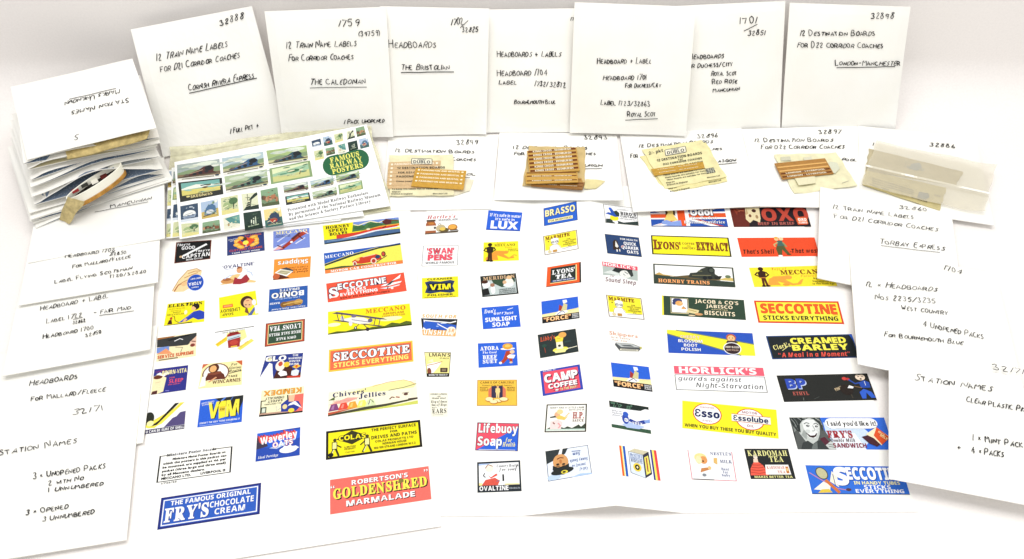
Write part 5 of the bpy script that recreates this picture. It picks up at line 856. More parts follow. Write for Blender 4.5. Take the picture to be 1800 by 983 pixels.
# ------------------------------------------------------------------ the tall stack of opened envelopes
SB = .0124
def zl(y): return SB + (402 - y) / 118 * (.067 - SB)
def zr(y): return SB + (318 - y) / 95 * (.067 - SB)
STACK = [ # left tip, right corner, mouth (height, centre, width), lining, label
 ((64, 402), (305, 317), (.0016, .30, .35), "a9b6c4", "white envelope at the bottom of the tall stack"),
 ((60, 396.5), (302, 318), (.0014, .6, .4), "a9b6c4", "closed white envelope second from the bottom of the tall stack"),
 ((53, 389), (296, 316), (.0020, .18, .22), "71859f", "closed white envelope third from the bottom of the tall stack"),
 ((54, 385), (291, 312), (.0018, .7, .3), "a9b6c4", "thin white envelope fourth from the bottom of the tall stack"),
 ((53, 378), (289, 308), (.0062, .82, .20), "8394ab", "envelope whose blue speckled mouth gapes at its right end, under the paper roll"),
 ((61, 362), (286, 296), (.0180, .50, .40), "8394ab", "envelope gaping wide around the white paper roll, mid stack"),
 ((56, 346), (281, 275), (.0042, .75, .25), "b4bac0", "envelope with a pale grey mouth just above the paper roll"),
 ((55, 330), (277, 265), (.0036, .55, .40), "71859f", "envelope with a thin dark blue mouth, fourth below the top of the stack"),
 ((55, 319), (277, 257), (.0034, .16, .25), "71859f", "envelope with a small blue mouth at its left tip, third below the stack top"),
 ((50, 300), (281, 249), (.0052, .30, .45), "cfc6a2", "envelope with a cream mouth just beneath the kraft paper"),
 ((42, 287), (281, 244), (.0070, .42, .50), "71859f", "envelope holding the kraft paper, directly under the top of the stack")]
for i, (l, r, (gh, gc, gw), lin_, lab) in enumerate(STACK):
    a, b = at(*l, zl(l[1])), at(*r, zr(r[1])); e = b - a; n = np.array([-e[1], e[0], 0]); n /= np.linalg.norm(n)
    mb = MB(); m = mat(WHITE, "paper"); li = mat(lin_ or "e4e4e0", "lining" if lin_ in ("8394ab", "71859f", "a9b6c4") else "paper")
    def gap(u, v, gh=gh, gc=gc, gw=gw): return (gh * math.exp(-((u - gc) / gw) ** 2 * 1.4) * min(1, 9 * u, 9 * (1 - u)) + .0003) * max(0, 1 - v * 1.4) ** 1.3
    arch = (0, 0, 0, 0, 0, 0, .0065, .0055, .0035, .0012, 0)[i]
    def low(u, v, k=0): return a + e * u + n * (.112 * v + .0022 * math.sin(2.3 * u + 1.7 * i) * (1 - v)) + np.array([0, 0, (.0006 * math.sin(5 * u + 2.1 * i) + arch * math.exp(-((u - .5) / .3) ** 2)) * max(0, 1 - v * 1.2) + k])
    PT = .00022
    mb.slab(lambda u, v: low(u, v, PT), lambda u, v: low(u, v), 20, 8, m)
    mb.slab(lambda u, v: low(u, v, 2.2 * PT + gap(u, v)) - n * (.0012 * math.sin(3.1 * u)) * (1 - v), lambda u, v: low(u, v, 1.2 * PT + gap(u, v)) - n * (.0012 * math.sin(3.1 * u)) * (1 - v), 20, 8, m)
    o = tag(mb.build("opened_envelope", origin=(a + b) / 2), lab, "envelope", "opened envelopes in the tall stack")
    lm = MB()
    lm.grid(lambda u, v: low(.01 + u * .98, .004 + v * .7, PT * 1.06), 20, 6, li)
    lm.grid(lambda u, v: low(.01 + u * .98, .004 + v * .7, PT * 1.14 + gap(.01 + u * .98, .004 + v * .7)), 20, 6, li, True)
    lm.build("lining", o)
top_ = Sheet([at(19, 154, .0675), at(233, 104, .0675), at(275, 225, .0715), at(48, 281, .0700)], .001, None, .0003, 50)
tm = MB(); tm.slab(lambda u, v: top_.S(u, v, .0006), lambda u, v: top_.S(u, v), 14, 14, mat(WHITE, "paper"))
to = tag(tm.build("opened_envelope", origin=top_.org), "white envelope with upside down handwriting, on the very top of the tall stack", "envelope", "opened envelopes in the tall stack")
write_lines = [("Station Names", 226.8, 173, 127, 196, -8), ("Marks Unknown", 210.5, 157.5, 115, 179, -8), ("_", 204, 156.5, 122, 175.5, 0), ("S", 140, 236, 132, 238, -8)]
put_lines(top_, write_lines, .0006, to)

kp = Sheet([at(112, 252, .0655), at(270, 212, .0655), at(268, 245, .0640), at(119, 281, .0635)], .0020, (0, 0, .002, .001), .0005, 51)
km = MB(); km.slab(lambda u, v: kp.S(u * (1 - .06 * v), v, .0009), lambda u, v: kp.S(u * (1 - .06 * v), v), 16, 6, mat("cdb77c", "kraft"))
tag(km.build("kraft_paper", origin=kp.org), "folded brown kraft paper poking out under the top envelope of the tall stack", "paper")

# the rolled strip of labels with its kraft wrap and tag
rc = at(166, 321, .0375); ax = at(215, 290, .05) - at(120, 333, .05); ax[2] = 0; ax /= np.linalg.norm(ax); ay = np.array([-ax[1], ax[0], 0])
def ringp(r1, r2, h0, h1, th):
    def f(u, v):
        c = 2 * math.pi * u; return rc + ax * (r1 * math.cos(c)) + ay * (r2 * math.sin(c) - .004 * math.sin(c / 2)) + np.array([0, 0, h0 + (h1 - h0) * v + .004 * math.cos(c)])
    return f
def tube(mb, r1, r2, h0, h1, th, m):
    fo, fi = ringp(r1, r2, h0, h1, th), ringp(r1 - th, r2 - th, h0, h1, th)
    mb.grid(fo, 40, 3, m); mb.grid(fi, 40, 3, m, True)
    mb.grid(lambda u, v: fo(u, 1) * (1 - v) + fi(u, 1) * v, 40, 1, m); mb.grid(lambda u, v: fo(u, 0) * (1 - v) + fi(u, 0) * v, 40, 1, m, True)
rb = MB(); tube(rb, .0280, .0068, -.0045, .0040, .0011, mat("fffdf0", "paper"))
ro = tag(rb.build("paper_roll", origin=rc), "flattened white paper roll with a kraft wrap and tag, bulging out of the tall stack", "paper roll")
wb = MB(); tube(wb, .0290, .0077, -.0082, -.0047, .0012, mat("c9944a", "kraft")); wb.build("kraft_wrap", ro)
cb = MB(); fi = ringp(.0267, .0055, 0, 0, 0)
cb.add([rc - np.array([0, 0, .001])] + [fi(i / 30, 0) - np.array([0, 0, .001]) for i in range(30)], [(0, i + 1, (i + 1) % 30 + 1) for i in range(30)], mat("2a2622", "paper"))
for k, (u0, col) in enumerate(((.1, "8a2c2c"), (.3, "3a3a34"), (.45, "e8e4d8"), (.6, "5a2420"), (.75, "2c3a34"))):
    p = rc + ax * (-.018 + k * .009); cb.add([p + ay * s * .003 + ax * t * .003 + np.array([0, 0, .0008 + .0012 * (k % 2)]) for s, t in ((-1, -1), (-1, 1), (1, 1.3), (1, -.7))], [(0, 1, 2, 3)], mat(col, "paper"))
cb.build("contents", ro)
tg = Sheet([at(119, 346, .040), at(148, 355, .038), at(123, 393, .0135), at(104, 386, .0135)], .0008, (0, 0, .001, 0), .0005, 52)
tb = MB(); tb.slab(lambda u, v: tg.S(u + .04 * math.sin(9 * v), v, .0004), lambda u, v: tg.S(u + .04 * math.sin(9 * v), v), 8, 12, mat("d8c48c", "kraft")); tb.build("tag", ro)

# ------------------------------------------------------------------ the picture cards in their yellowed bag
def wave(s, m, name, th, nu=26, nv=16, origin=None, parent=None, edge=.006):
    r = random.Random(len(name)); ph = [r.uniform(0, 6) for _ in range(4)]
    def ed(u, v): return u + edge * math.sin(17 * v + ph[0]) * (abs(u - .5) * 2) ** 4, v + edge * math.sin(19 * u + ph[1]) * (abs(v - .5) * 2) ** 4
    mb = MB(); mb.slab(lambda u, v: s.S(*ed(u, v), th), lambda u, v: s.S(*ed(u, v)), nu, nv, m)
    return mb.build(name, parent, smooth=False, origin=None if parent else (origin if origin is not None else s.org))
bag = Sheet([at(299, 266, .0060), at(648, 209, .0175), at(690, 371, .0022), at(302, 420, .0020)], .0004, (.004, .001, 0, 0), .0007, 60)
tag(wave(bag, mat("fffad2", "cello"), "cellophane_bag", .0004, 40, 24), "crinkled yellowed cellophane bag under the glossy picture cards", "bag")
def leaned(c, z):
    """corners on one plane through the bottom edge and the top right corner"""
    b = [at(*c[1], z[1]), at(*c[2], z[2]), at(*c[3], z[3])]
    n = np.cross(b[1] - b[0], b[2] - b[0]); d = ray(*c[0])
    return [ORI + d * (np.dot(b[0] - ORI, n) / np.dot(d, n))] + b
def card(c, z, lab, seed):
    s = Sheet(leaned(c, z), 0, None, 0, seed); mb = MB()
    mb.slab(lambda u, v: s.S(u, v, .0005), lambda u, v: s.S(u, v), 10, 10, mat("fefefc", "card"))
    return tag(mb.build("picture_card", origin=s.org), lab, "card", "glossy picture cards"), s
def on_sheet(s, th=.0005): return lambda x, y, e: s.pt(x, y, th + .00004 + e)
def picture(par, s, c, kind, seed, pal=0):
    """a small printed scene inside the photo quad c (TL TR BR BL)"""
    q = random.Random(seed); f = on_sheet(s); c = [np.array(p) for p in c]
    g = lambda x, y, e: f(*((c[0] * (1 - x) + c[1] * x) * y + (c[3] * (1 - x) + c[2] * x) * (1 - y)), e)
    a = Art(g)
    if kind == "train":
        sky, gr, tr = (("a9b5b2", "8c7a62", "5a3a38"), ("b9cdd2", "c9c69c", "3f6288"), ("a9c083", "cfcf9c", "3d5a68"), ("b7c7a4", "b4b48a", "5b7d6e"))[pal]
        a.r(0, 0, 1, 1, sky); a.e(.7, .85, .25, .12, "e4ecdc"); a.e(.3, .78, .2, .1, "d4dcc8"); a.p([(0, .45), (.3, .6), (.6, .5), (1, .62), (1, .3), (0, .3)], "8aa07a"); a.r(0, 0, 1, .34, gr)
        for k in range(7): a.e(q.random(), q.uniform(.5, .95), q.uniform(.05, .16), q.uniform(.02, .06), q.choice(("dfe6dc", "c2cfc4", "97a9a0", "eef0e2")))
        for k in range(6): a.l([(q.uniform(0, .5), q.uniform(.14, .32)), (q.uniform(.5, 1), q.uniform(.14, .36))], .02, q.choice(("d8d2b0", "746a58", "b5a888", "94a07a")))
        a.p([(.12, .24), (.5, .52), (.62, .68), (.78, .72), (.86, .56), (.84, .36), (.94, .26), (.2, .2)], tr); a.e(.74, .56, .1, .14, "2c3034"); a.l([(.2, .29), (.6, .5)], .03, "b9a184"); a.e(.4, .3, .05, .07, "33363a"); a.e(.54, .34, .05, .08, "33363a"); a.e(.68, .38, .05, .08, "33363a"); a.p([(.12, .24), (.2, .36), (.3, .34), (.26, .24)], "6c625a"); a.l([(0, .16), (1, .26)], .05, "5c5448"); a.r(0, 0, 1, .13, "f2f0e4"); a.l([(.1, .065), (.85, .065)], .05, "6a6658"); a.e(.92, .1, .05, .05, "3a4a58")
    elif kind == "sands":
        a.r(0, 0, 1, 1, "3a3c38"); a.r(.06, .3, .94, .93, "7cb4ac"); a.p([(.06, .64), (.2, .72), (.4, .8), (.6, .74), (.94, .7), (.94, .62), (.06, .58)], "f4f6e8"); a.p([(.06, .3), (.06, .58), (.94, .52), (.94, .3)], "e0d47c"); a.e(.6, .58, .07, .05, "5a5044"); a.l([(.5, .7), (.66, .72)], .05, "3a4450"); a.e(.5, .36, .08, .03, "8ab090"); a.t("SKEGNESS", .5, .12, .14, "f0e0a0", "b", w=.5)
    elif kind == "beach":
        a.r(0, 0, 1, 1, "8fa878"); a.r(.06, .1, .94, .92, "a8cca8"); a.p([(.06, .6), (.4, .7), (.94, .84), (.94, .92), (.06, .92)], "e4ecc0"); a.p([(.06, .1), (.06, .44), (.5, .4), (.94, .5), (.94, .1)], "d4d490"); a.e(.56, .58, .16, .1, "4a7a58"); a.e(.3, .5, .12, .05, "6a9a80"); a.l([(.4, .34), (.56, .36)], .04, "4a5a40"); a.l([(.7, .3), (.74, .5)], .03, "8a7a50")
    elif kind == "headland":
        a.r(0, 0, 1, 1, "ecebd6"); a.p([(.1, .9), (.5, .96), (1, 1), (1, .3), (.7, .4), (.4, .5)], "5c9490"); a.p([(.5, .9), (.8, .6), (1, .55), (1, .95)], "7aaca0"); a.e(.3, .4, .06, .12, "b89a6a"); a.r(0, 0, 1, .14, "f4f2e4")
    elif kind == "night":
        a.r(0, 0, 1, 1, "32443e"); a.p([(0, .3), (.5, .42), (1, .26), (1, 0), (0, 0)], "263830"); a.l([(.4, .3), (.42, .56)], .06, "e8f0d8"); a.l([(.52, .3), (.55, .64)], .06, "e8f0d8"); a.l([(.64, .3), (.66, .7)], .05, "d8e4c8"); a.l([(.2, .2), (.8, .26)], .05, "b8c8a8")
    elif kind == "loco":
        a.r(0, 0, 1, 1, q.choice(("b4c8e0", "f0dc98", "e8e4c8"))); a.p([(0, .4), (1, .5), (1, 0), (0, 0)], q.choice(("48706a", "d0b468"))); a.p([(.16, .2), (.2, .5), (.4, .74), (.66, .8), (.84, .64), (.88, .3), (.6, .18)], q.choice(("3c4c64", "56789c"))); a.e(.5, .36, .22, .12, q.choice(("b84a3c", "d8dce0"))); a.l([(.1, .14), (.9, .22)], .05, "5a5448"); a.p([(.7, .9), (.9, 1), (1, .96), (.9, .8)], "f6f4e8")
    elif kind == "ship":
        a.r(0, 0, 1, 1, "46586e"); a.e(.5, .42, .36, .24, "f6f8f4"); a.p([(.1, .3), (.9, .4), (.8, .2), (.2, .18)], "9aaac0"); a.r(0, 0, 1, .16, "dfe6ee")
    elif kind == "signal":
        a.r(0, 0, 1, 1, "e6e8c8"); a.p([(0, 0), (.2, .2), (.4, .6), (.8, .94), (1, 1), (1, .84), (.6, .6), (.5, .2), (1, .26), (1, 0)], "34403a"); a.l([(.36, .4), (.36, .95)], .05, "4a504a"); a.l([(.2, .74), (.5, .74)], .05, "4a504a")
    elif kind == "crowd":
        a.r(0, 0, 1, 1, "7c9474"); a.r(0, .6, 1, 1, "8cac88")
        for k in range(8): a.e(.1 + k * .11, q.uniform(.3, .55), .08, .14, q.choice(("b87a5a", "8a5a44", "c89a78", "5a5040")))
        a.r(0, 0, 1, .2, "5a6448")
    else:
        a.r(0, 0, 1, 1, "d8dcb0"); a.e(.4, .5, .3, .22, "a8bc88"); a.e(.72, .7, .26, .2, "587a54"); a.l([(.7, .2), (.74, .6)], .07, "4a5a44"); a.p([(0, 0), (0, .24), (.5, .3), (1, .16), (1, 0)], "e8e098"); a.l([(.1, .4), (.4, .5)], .05, "f4f0c8")
    if kind != "train":
        tones = {"sands": ("e8dc90", "9cc8c0", "6a6a50"), "night": ("3c5046", "22322c", "4a5f50"), "ship": ("5c6e86", "c8d2dc", "38485c"), "crowd": ("b08a6a", "4c5a44", "9cb494")}.get(kind, ("c8d4a8", "6f8f74", "e8e6c0"))
        for k in range(9): a.e(q.uniform(.1, .9), q.uniform(.16, .9), q.uniform(.03, .10), q.uniform(.015, .05), q.choice(tones), q.uniform(-.5, .5))
        for k in range(3): a.l([(q.uniform(.06, .5), q.uniform(.1, .5)), (q.uniform(.5, .94), q.uniform(.1, .5))], .018, q.choice(tones))
    a.mb.build("picture", par)
# two cards under the top one, showing only a sliver at the left
c3, s3 = card([(296, 300), (560, 250), (600, 388), (292, 420)], (0, .0110, .0030, .0028), "picture card at the bottom of the three, only a sliver showing at the left", 63)
for k, (y0, y1) in enumerate(((300, 330), (333, 362), (366, 388), (392, 417))): picture(c3, s3, [(296 - k, y0 + 2), (330, y0 - 4), (330, y1 - 4), (295 - k, y1)], ("loco", "tree", "ship", "tree")[k], 70 + k)
c2, s2 = card([(302, 296), (600, 240), (640, 380), (300, 419)], (0, .0140, .0042, .0040), "picture card second of the three, just wider at the left than the top one", 62)
for k, (y0, y1) in enumerate(((302, 326), (330, 352), (360, 388), (391, 417))): picture(c2, s2, [(305, y0), (340, y0 - 5), (340, y1 - 5), (303, y1)], ("train", "beach", "ship", "tree")[k], 80 + k)
c1, s1 = card([(306.7, 285.8), (644.5, 219.6), (686, 362.7), (316, 421)], (0, .0210, .0064, .0056), "top picture card with a green oval title and rows of small pictures", 61)
PICS = [
 ("train", [(311,290),(385.7,279.4),(387.9,310),(312,317.9)]), ("train", [(390,278.3),(462.6,266.6),(464.8,295.4),(392.8,308.2)]), ("train", [(468,265),(538.7,255.3),(542,283),(473,292)]),
 ("sands", [(313,321),(390,312.5),(392.8,341.4),(316.7,355.9)]), ("train", [(394.3,310.4),(469,297.6),(472.2,326.4),(397.5,339.2)]), ("beach", [(473.3,296.5),(545,282.2),(549.8,310.4),(476.5,324.3)]),
 ("ship", [(316.7,362.7),(347.9,357),(348.8,386.2),(318,391.5)]), ("loco", [(352.6,356.3),(382.5,349.9),(385,379.8),(354.8,385.6)]), ("tree", [(387.9,348.4),(417.8,342.4),(419.9,372.3),(390,378.7)]), ("signal", [(424.2,341.4),(452,338),(455.6,367),(427.4,370.6)]), ("crowd", [(457.7,335),(487.6,329),(491.5,359.5),(460.5,363.8)]),
 ("tree", [(318.4,393.7),(349.4,391),(350,411.8),(320,417.6)]), ("crowd", [(355.8,391.5),(385.7,386.2),(387.9,405.4),(355.8,410.8)]), ("headland", [(392,383),(421,377),(422.7,400),(394.3,406.5)]), ("night", [(427.4,374.5),(458.3,370),(462.6,401),(430.6,406)]), ("loco", [(463.3,369),(493.6,364.2),(497.9,395.8),(466.9,400.7)]),
 ("ship", [(547.3,248),(563.3,243.5),(565.4,256),(549.4,260)]), ("loco", [(567,241.6),(582,238.2),(585.3,253.8),(570,257.4)]), ("tree", [(586.8,236.7),(602.2,232.9),(603.5,247.4),(589.4,251.6)]), ("signal", [(609.2,231.4),(621,228.8),(624.2,242),(609.9,245.9)]), ("crowd", [(624.8,225.4),(639.8,221.7),(643.4,236.7),(627.8,241)]),
 ("tree", [(551.5,266),(567.6,262.3),(570,278.8),(554,282.6)]), ("crowd", [(571.8,261.3),(587.9,258),(589.4,270.2),(574,274)]), ("headland", [(592,254.9),(606.4,252),(609.2,268.7),(594.3,272)]), ("night", [(610.9,250.6),(627.4,246.7),(630,262.3),(613.5,266.6)]), ("loco", [(630.6,245.2),(646.6,241.6),(649.4,258),(633.8,262)]),
 ("train", [(497.7,326.4),(540.9,319),(542.6,333.9),(499.6,340.7)]), ("train", [(545,318.5),(585.7,309.3),(586.8,325.3),(547.3,332.2)]), ("train", [(590,307.2),(630.6,299.3),(632.7,314.7),(592,322)]), ("sands", [(501,345.6),(543.6,338),(546.6,353),(503,361)]), ("train", [(548.8,338),(591,327.9),(593.2,343.5),(551,352)]), ("beach", [(594.3,325.3),(636,316.8),(638.5,332.2),(596.4,342.4)])]
for k, (kd, c) in enumerate(PICS): picture(c1, s1, c, kd, 100 + k, {0: 0, 1: 1, 2: 2, 4: 3, 26: 0, 27: 1, 28: 2, 30: 3}.get(k, 0))
oa = Art(on_sheet(s1)); ro_ = -13.5; ca, sa = math.cos(math.radians(ro_)), math.sin(math.radians(ro_))
cap = [(24 + 17.5 * math.cos(t), 17.5 * math.sin(t)) for t in [math.pi * (-.5 + i / 10) for i in range(11)]]; cap += [(-x, y) for x, y in cap[::-1]]
oa.p([(608 + x * ca - y * sa, 285.8 + x * sa + y * ca) for x, y in cap], "2f6a48")
for k, s_ in enumerate(("FAMOUS", "RAILWAY", "POSTERS")): oa.t(s_, 606.5 + k * 2.6, 280.3 + k * 9.8, 8.6, "f2ee7a", "f", w=(52, 57, 55)[k], rot=-ro_, flipy=-1, off=.02)
oa.mb.build("oval_badge", c1)
ta = Art(on_sheet(s1))
for x, y, x2, y2, s_ in ((506, 372, 648.7, 340.7, "Presented with Model Railway Enthusiast."), (507.8, 378.7 + 1, 669, 344.5, "By permission of the National Railway Museum"), (508.8, 387.5, 652, 355.8, "and the Science & Society Picture Library")):
    ta.t(s_, x, y, 5.2, "2a2a2c", "f", w=math.hypot(x2 - x, y2 - y), al="l", rot=math.degrees(math.atan2(y - y2, x2 - x)), flipy=-1, off=.01)
ta.mb.build("caption", c1)

# ------------------------------------------------------------------ paper packets and strips of destination labels
CREAM = "fbf3cc"
def packet(name, c, z, lab, col=CREAM, kind="tissue", th=.0005, wob=.00015, seed=0, cat="packet", group="paper packets of labels", bulge=.0002, curl=None):
    s = Sheet(quad(c, z), bulge, curl, wob, seed)
    return tag(wave(s, mat(col, kind), name, th, 20, 14), lab, cat, group), s
def strip(c, z, lab, seed, col="c8913a", rows=(), bar=None, txtcol="fff6d8", th=.0005, cat="labels", name="label_strip"):
    s = Sheet(quad(c, z), 0, None, 0, seed); mb = MB(); mb.slab(lambda u, v: s.S(u, v, th), lambda u, v: s.S(u, v), 12, 6, mat(col, "label"))
    o = tag(mb.build(name, origin=s.org), lab, cat, "strips of destination labels")
    for v, txt in rows:
        a = Art(lambda x, y, e: s.S(x, 1 - y, th + .00004 + e))
        a.l([(.0, 1 - v - .055), (1, 1 - v - .055)], .006, "a8742c")
        if bar: a.r(.02, 1 - v - .035, .98, 1 - v + .045, bar if txt or cat != "card" else "e9b76e")
        elif bar is None: a.r(.05, 1 - v - .03, .09, 1 - v + .04, txtcol); a.r(.91, 1 - v - .03, .95, 1 - v + .04, txtcol)
        if txt: a.t(txt, .5, 1 - v - .03, .075, txtcol, "b", w=.76, off=.02)
        a.mb.build("destination_label", o)
    return o
def prints(o, s, items, th=.0005):
    top = max(s.lift(i / 12, j / 12) for i in range(13) for j in range(13))
    pl_ = Sheet([p + s.n * (top + th + .00005) for p in s.c])
    a = Art(lambda x, y, e: pl_.pt(x, y, e))
    for it in items:
        if it[0] == "t": _, s_, x, y, x2, y2, h, col = it; a.t(s_, x, y, h, col, "b", w=math.hypot(x2 - x, y2 - y), al="l", rot=math.degrees(math.atan2(y - y2, x2 - x)), flipy=-1, off=.01)
        elif it[0] == "p": a.p(it[1], it[2])
        elif it[0] == "l": a.l(it[1], it[2], it[3])
    a.mb.build("printing", o)
def logo(x, y, w, h, rot):
    c, s = math.cos(rot), math.sin(rot); g = lambda u, v: (x + u * w * c - v * h * s, y + u * w * s + v * h * c)
    out = [("p", [g(-.5, -.4), g(-.46, -.5), g(.46, -.5), g(.5, -.4), g(.5, .4), g(.46, .5), g(-.46, .5), g(-.5, .4)], "3a4654"), ("p", [g(-.47, -.42), g(.47, -.42), g(.47, .42), g(-.47, .42)], "f6f0d8")]
    p0, p1 = g(-.4, .32), g(.4, .32); out.append(("t", "DUBLO", *p0, *p1, h * .46, "20303e"))
    p0, p1 = g(-.2, -.18), g(.2, -.18); out.append(("t", "HORNBY", *p0, *p1, h * .18, "20303e")); return out
DK = "3c3c34"
o, s = packet("packet", [(685, 274), (797, 272.7), (797.4, 344), (684.5, 345)], .0046, "cream paper packet with a boxed title, a pale brown strip showing through it", "fbf3c8", "tissue", seed=90, wob=.00008, bulge=0)
prints(o, s, logo(741.5, 283.8, 37, 10.5, .02) + [("t", "12 DESTINATION BOARDS", 698, 297, 782, 296, 3.4, DK), ("t", "FOR D21 CORRIDOR COACHES", 700, 305, 790, 304, 3, DK), ("t", "PADDINGTON AND BRISTOL", 697, 312, 790, 311, 3.2, DK), ("t", "These coaches are suitable for the", 696, 320, 780, 319, 2.2, DK), ("t", "To keep the labels flat or clean use", 689, 333.5, 770, 332.5, 2.2, DK), ("t", "diagram", 689, 338, 704, 338, 2, DK), ("t", "Printed in England", 688, 342, 725, 341.5, 2.2, DK), ("t", "Meccano Ltd.", 761, 341.5, 787, 341, 2.2, DK)], th=.0010)
tag(wave(Sheet(quad([(797, 314), (833, 316), (826, 336), (797, 345)], .0030), .0008, None, .0003, 91), mat("fbf4d8", "tissue"), "paper_flap", .0004, 8, 6), "pale torn paper flap beside the amber strips on the 32899 envelope", "paper")
PB = "PADDINGTON AND BRISTOL"
strip([(683, 285.7), (775, 282.7), (770, 331), (679.2, 332.3)], .0053, "pale brown label strip with six white lines, on the boxed packet", 92, "dcbb8c", [(.10 + i * .145, "" if i else PB) for i in range(6)], txtcol="fff2d8", th=.0003)
strip([(731, 296.4), (819.9, 301), (814.7, 334.2), (722.7, 328)], .0066, "amber label strip with four white lines, over the pale brown strip", 93, "d2a03a", [(.10 + i * .2, PB) for i in range(4)])

KE = "KINGS CROSS - EDINBURGH"
o, s = packet("packet", [(930.2, 257.4), (1028.7, 260), (1027.9, 327.4), (918, 327.4)], (0.0040, 0.0050, 0.0112, 0.0060), "tan paper packet beneath the pile of six amber strips", "dcc184", seed=94)
tag(wave(Sheet(quad([(1029.5, 315.2), (1063.7, 318.5), (1048.3, 331.5), (1026.3, 332.3)], .0115), .0003, None, .0003, 95), mat("f0e3a8", "tissue"), "paper_scrap", .0004, 8, 6), "slanted cream paper scrap at the right foot of the amber pile", "paper")
strip([(935, 320), (1027.9, 322.4), (1023.8, 334.8), (933.5, 328.3)], (0.0074, 0.0114, 0.0128, 0.0076), "dark brown label strip sticking out at the bottom of the amber pile", 96, "9a6a30", [(.2, ""), (.6, KE)], "6a3a1c", th=.0012)
strip([(931, 311), (1022, 314), (1026, 325), (933, 322)], (0.0068, 0.0108, 0.0122, 0.0070), "amber label strip tilted under the others, its right end sticking out", 107, "bd8c3c", [(.3, KE)], "6a3a1c", th=.0005)
strip([(922, 309.5), (1012, 306), (1014, 318), (924, 322)], (0.0086, 0.0126, 0.0140, 0.0088), "narrow amber label strip showing one brown bar between the two larger strips", 108, "d4aa58", [(.12, KE), (.55, "")], "71391a", th=.0005)
strip([(926.2, 267.2), (1013.3, 260.7), (1019, 301.4), (931, 308)], (.0060, .0072, .0112, .0078), "wide amber label strip with six brown bars on the tan packet", 97, "d0a24a", [(.06 + i * .165, KE) for i in range(6)], "71391a", th=.0012)
strip([(924.5, 304.7), (1014.9, 303.8), (1016.5, 321.5), (924.5, 324.2)], (0.0094, 0.0134, 0.0148, 0.0096), "short amber label strip with two brown bars, lying across the wide one", 98, "d0a24a", [(.06, ""), (.36, KE), (.78, KE)], "71391a", th=.0010)

o, s = packet("packet", [(1125.6, 276.2), (1241.2, 251.7), (1278.6, 319.3), (1170.4, 340.8)], .0050, "lower of two tilted cream packets, only its edges showing", "f9eeae", seed=99)
prints(o, s, [("t", "Printed in England", 1178, 338, 1212, 331.5, 2.4, DK), ("t", "Meccano Ltd.", 1246, 321.5, 1268, 317.5, 2.2, DK), ("t", "diagram", 1175, 333, 1190, 330, 2, DK)])
o, s = packet("packet", [(1128.8, 264), (1233.9, 246.9), (1277.8, 312), (1168.7, 332.3)], .0060, "upper of two tilted cream packets, with a boxed title and train sketch", "faf0b6", seed=100)
prints(o, s, logo(1187.5, 265.5, 38, 11, -.18) + [("t", "12 DESTINATION BOARDS", 1155, 284.3, 1234, 270.8, 4, DK), ("t", "for", 1192, 282, 1201, 280.4, 2.4, DK), ("t", "D22 CORRIDOR COACHES", 1166, 290.5, 1234, 279.3, 3.2, DK), ("t", "LONDON - GLASGOW", 1170, 297, 1236, 285.5, 3, DK)] +
  [("t", "These boards are suitable for fixing", 1166 + k * 3, 309.5 + k * 4, 1240 + k * 2, 297 + k * 4, 2.2, DK) for k in range(3)] + [("t", "diagram", 1171, 322.5, 1186, 320, 2.2, DK), ("t", "Printed in England", 1173, 326.5, 1208.6, 320.2, 2.4, DK), ("t", "Meccano Ltd.", 1243, 313.5, 1266, 309.4, 2.2, DK), ("p", [(1240, 297), (1254, 294.4), (1258, 303), (1243, 305.6)], "2c3238")] +
  [("l", [(1241.5, 298.5 + k * 2.6), (1256, 296 + k * 2.6)], .8, "d8d8c0") for k in range(3)] + [("l", [(1244.5 + k * 4, 296), (1247.5 + k * 4, 305)], .7, "d8d8c0") for k in range(3)] + [("t", "2/- pkt", 1141, 272, 1166, 266.5, 5, "4a4a44")])
strip([(1144.3, 298.2), (1235.5, 285), (1238.7, 296.2), (1150, 309.5)], .0074, "narrow amber label strip with two white lines across the upper cream packet", 101, "c89a34", [(.22, "LONDON - GLASGOW"), (.68, "LONDON - GLASGOW")], False)

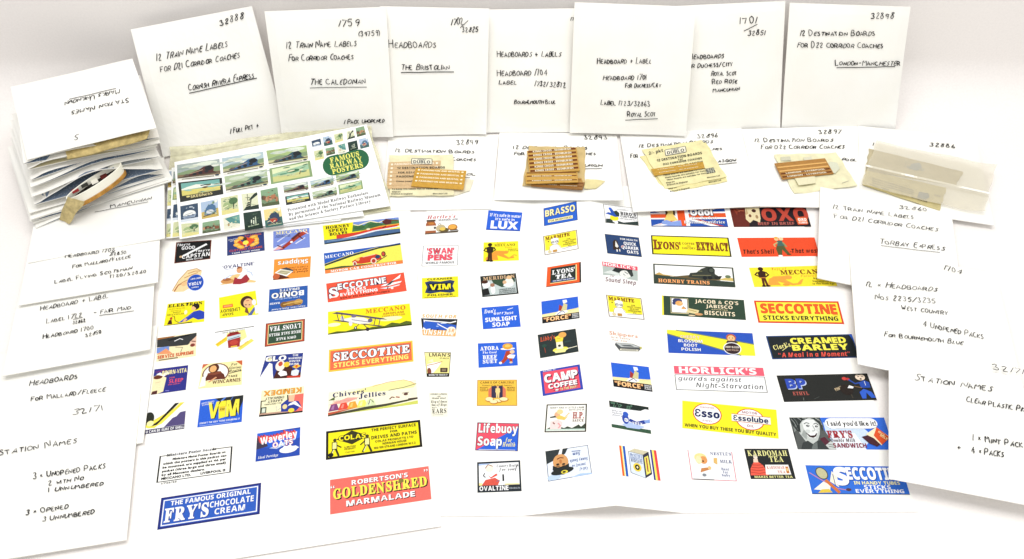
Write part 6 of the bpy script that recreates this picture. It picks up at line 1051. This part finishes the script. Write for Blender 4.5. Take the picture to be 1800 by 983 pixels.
o, s = packet("tissue_sheet", [(1360.2, 273.7), (1469.3, 268.8), (1506, 328), (1396, 340.5)], .0060, "crumpled cream tissue sheet under the brown card", "fbf5cc", wob=.0007, seed=102, cat="tissue paper")
prints(o, s, [("p", [(1372, 276), (1389, 275), (1391, 282), (1373, 283)], "d6d4bc"), ("p", [(1458, 284), (1472, 286), (1476, 296), (1468, 305), (1459, 302), (1455, 292)], "dfe0c8"), ("p", [(1396, 312), (1432, 308), (1434, 322), (1404, 326)], "eee8c4"), ("p", [(1412, 277), (1426, 275), (1428, 281), (1414, 282)], "e2dec4"), ("l", [(1480, 322), (1492, 318)], 1, "b8b4a0")])
strip([(1361, 288.4), (1449.8, 279.4), (1465.3, 306.3), (1374.9, 316.4)], .0076, "brown card with pale stripes and two lettered bars, on crumpled tissue", 103, "b4803a", [(.28, ""), (.52, ""), (.68, "LONDON - LIVERPOOL"), (.88, "LONDON - LIVERPOOL")], "6a3418", th=.0008, cat="card", name="label_card")

o, s = packet("packet", [(1528, 262), (1694, 303), (1679, 327), (1521, 300)], .0066, "grey beige folded paper inside the clear packet, its back half", "cfc3a0", seed=104)
prints(o, s, [("p", [(1602, 288), (1616, 286), (1621, 294), (1612, 300), (1598, 297)], "93a0a8"), ("l", [(1590, 294), (1593, 284)], 1, "8a8a80"), ("t", "DUBLO", 1594, 295, 1624, 301, 4, "8a98a2")])
o, s = packet("packet", [(1522, 300), (1664, 331), (1651, 371), (1515, 325)], .0072, "buff folded paper with print inside the clear packet, its front half", "d6c890", seed=105)
prints(o, s, [("t", "These boards are suitable for fixing to coaches", 1532, 314 + k * 4, 1606, 336 + k * 3.4, 2.2, "5a584c") for k in range(3)] + [("t", "Printed in England", 1529, 325, 1562, 335, 2.2, "5a584c"), ("t", "Meccano Ltd.", 1602, 347, 1630, 356, 2.2, "5a584c"), ("p", [(1616, 337), (1632, 340), (1634, 347), (1627, 351), (1612, 347)], "76828a"), ("t", "Ltd.", 1643, 344, 1654, 347, 3, "6a685c")])
cl = Sheet(quad([(1542, 245.3), (1750, 295.5), (1730, 374), (1512, 328)], .0100), .0012, (0, .003, .002, .001), .0011, 106)
co = tag(wave(cl, mat("f6eed6", "clear"), "clear_packet", .0002, 40, 20), "translucent folded packet over two buff papers, at the right of the second row", "packet")
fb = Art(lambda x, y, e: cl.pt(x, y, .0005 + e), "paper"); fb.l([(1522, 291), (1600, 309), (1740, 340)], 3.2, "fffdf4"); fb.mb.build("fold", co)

bpy.data.scenes.remove(GS)
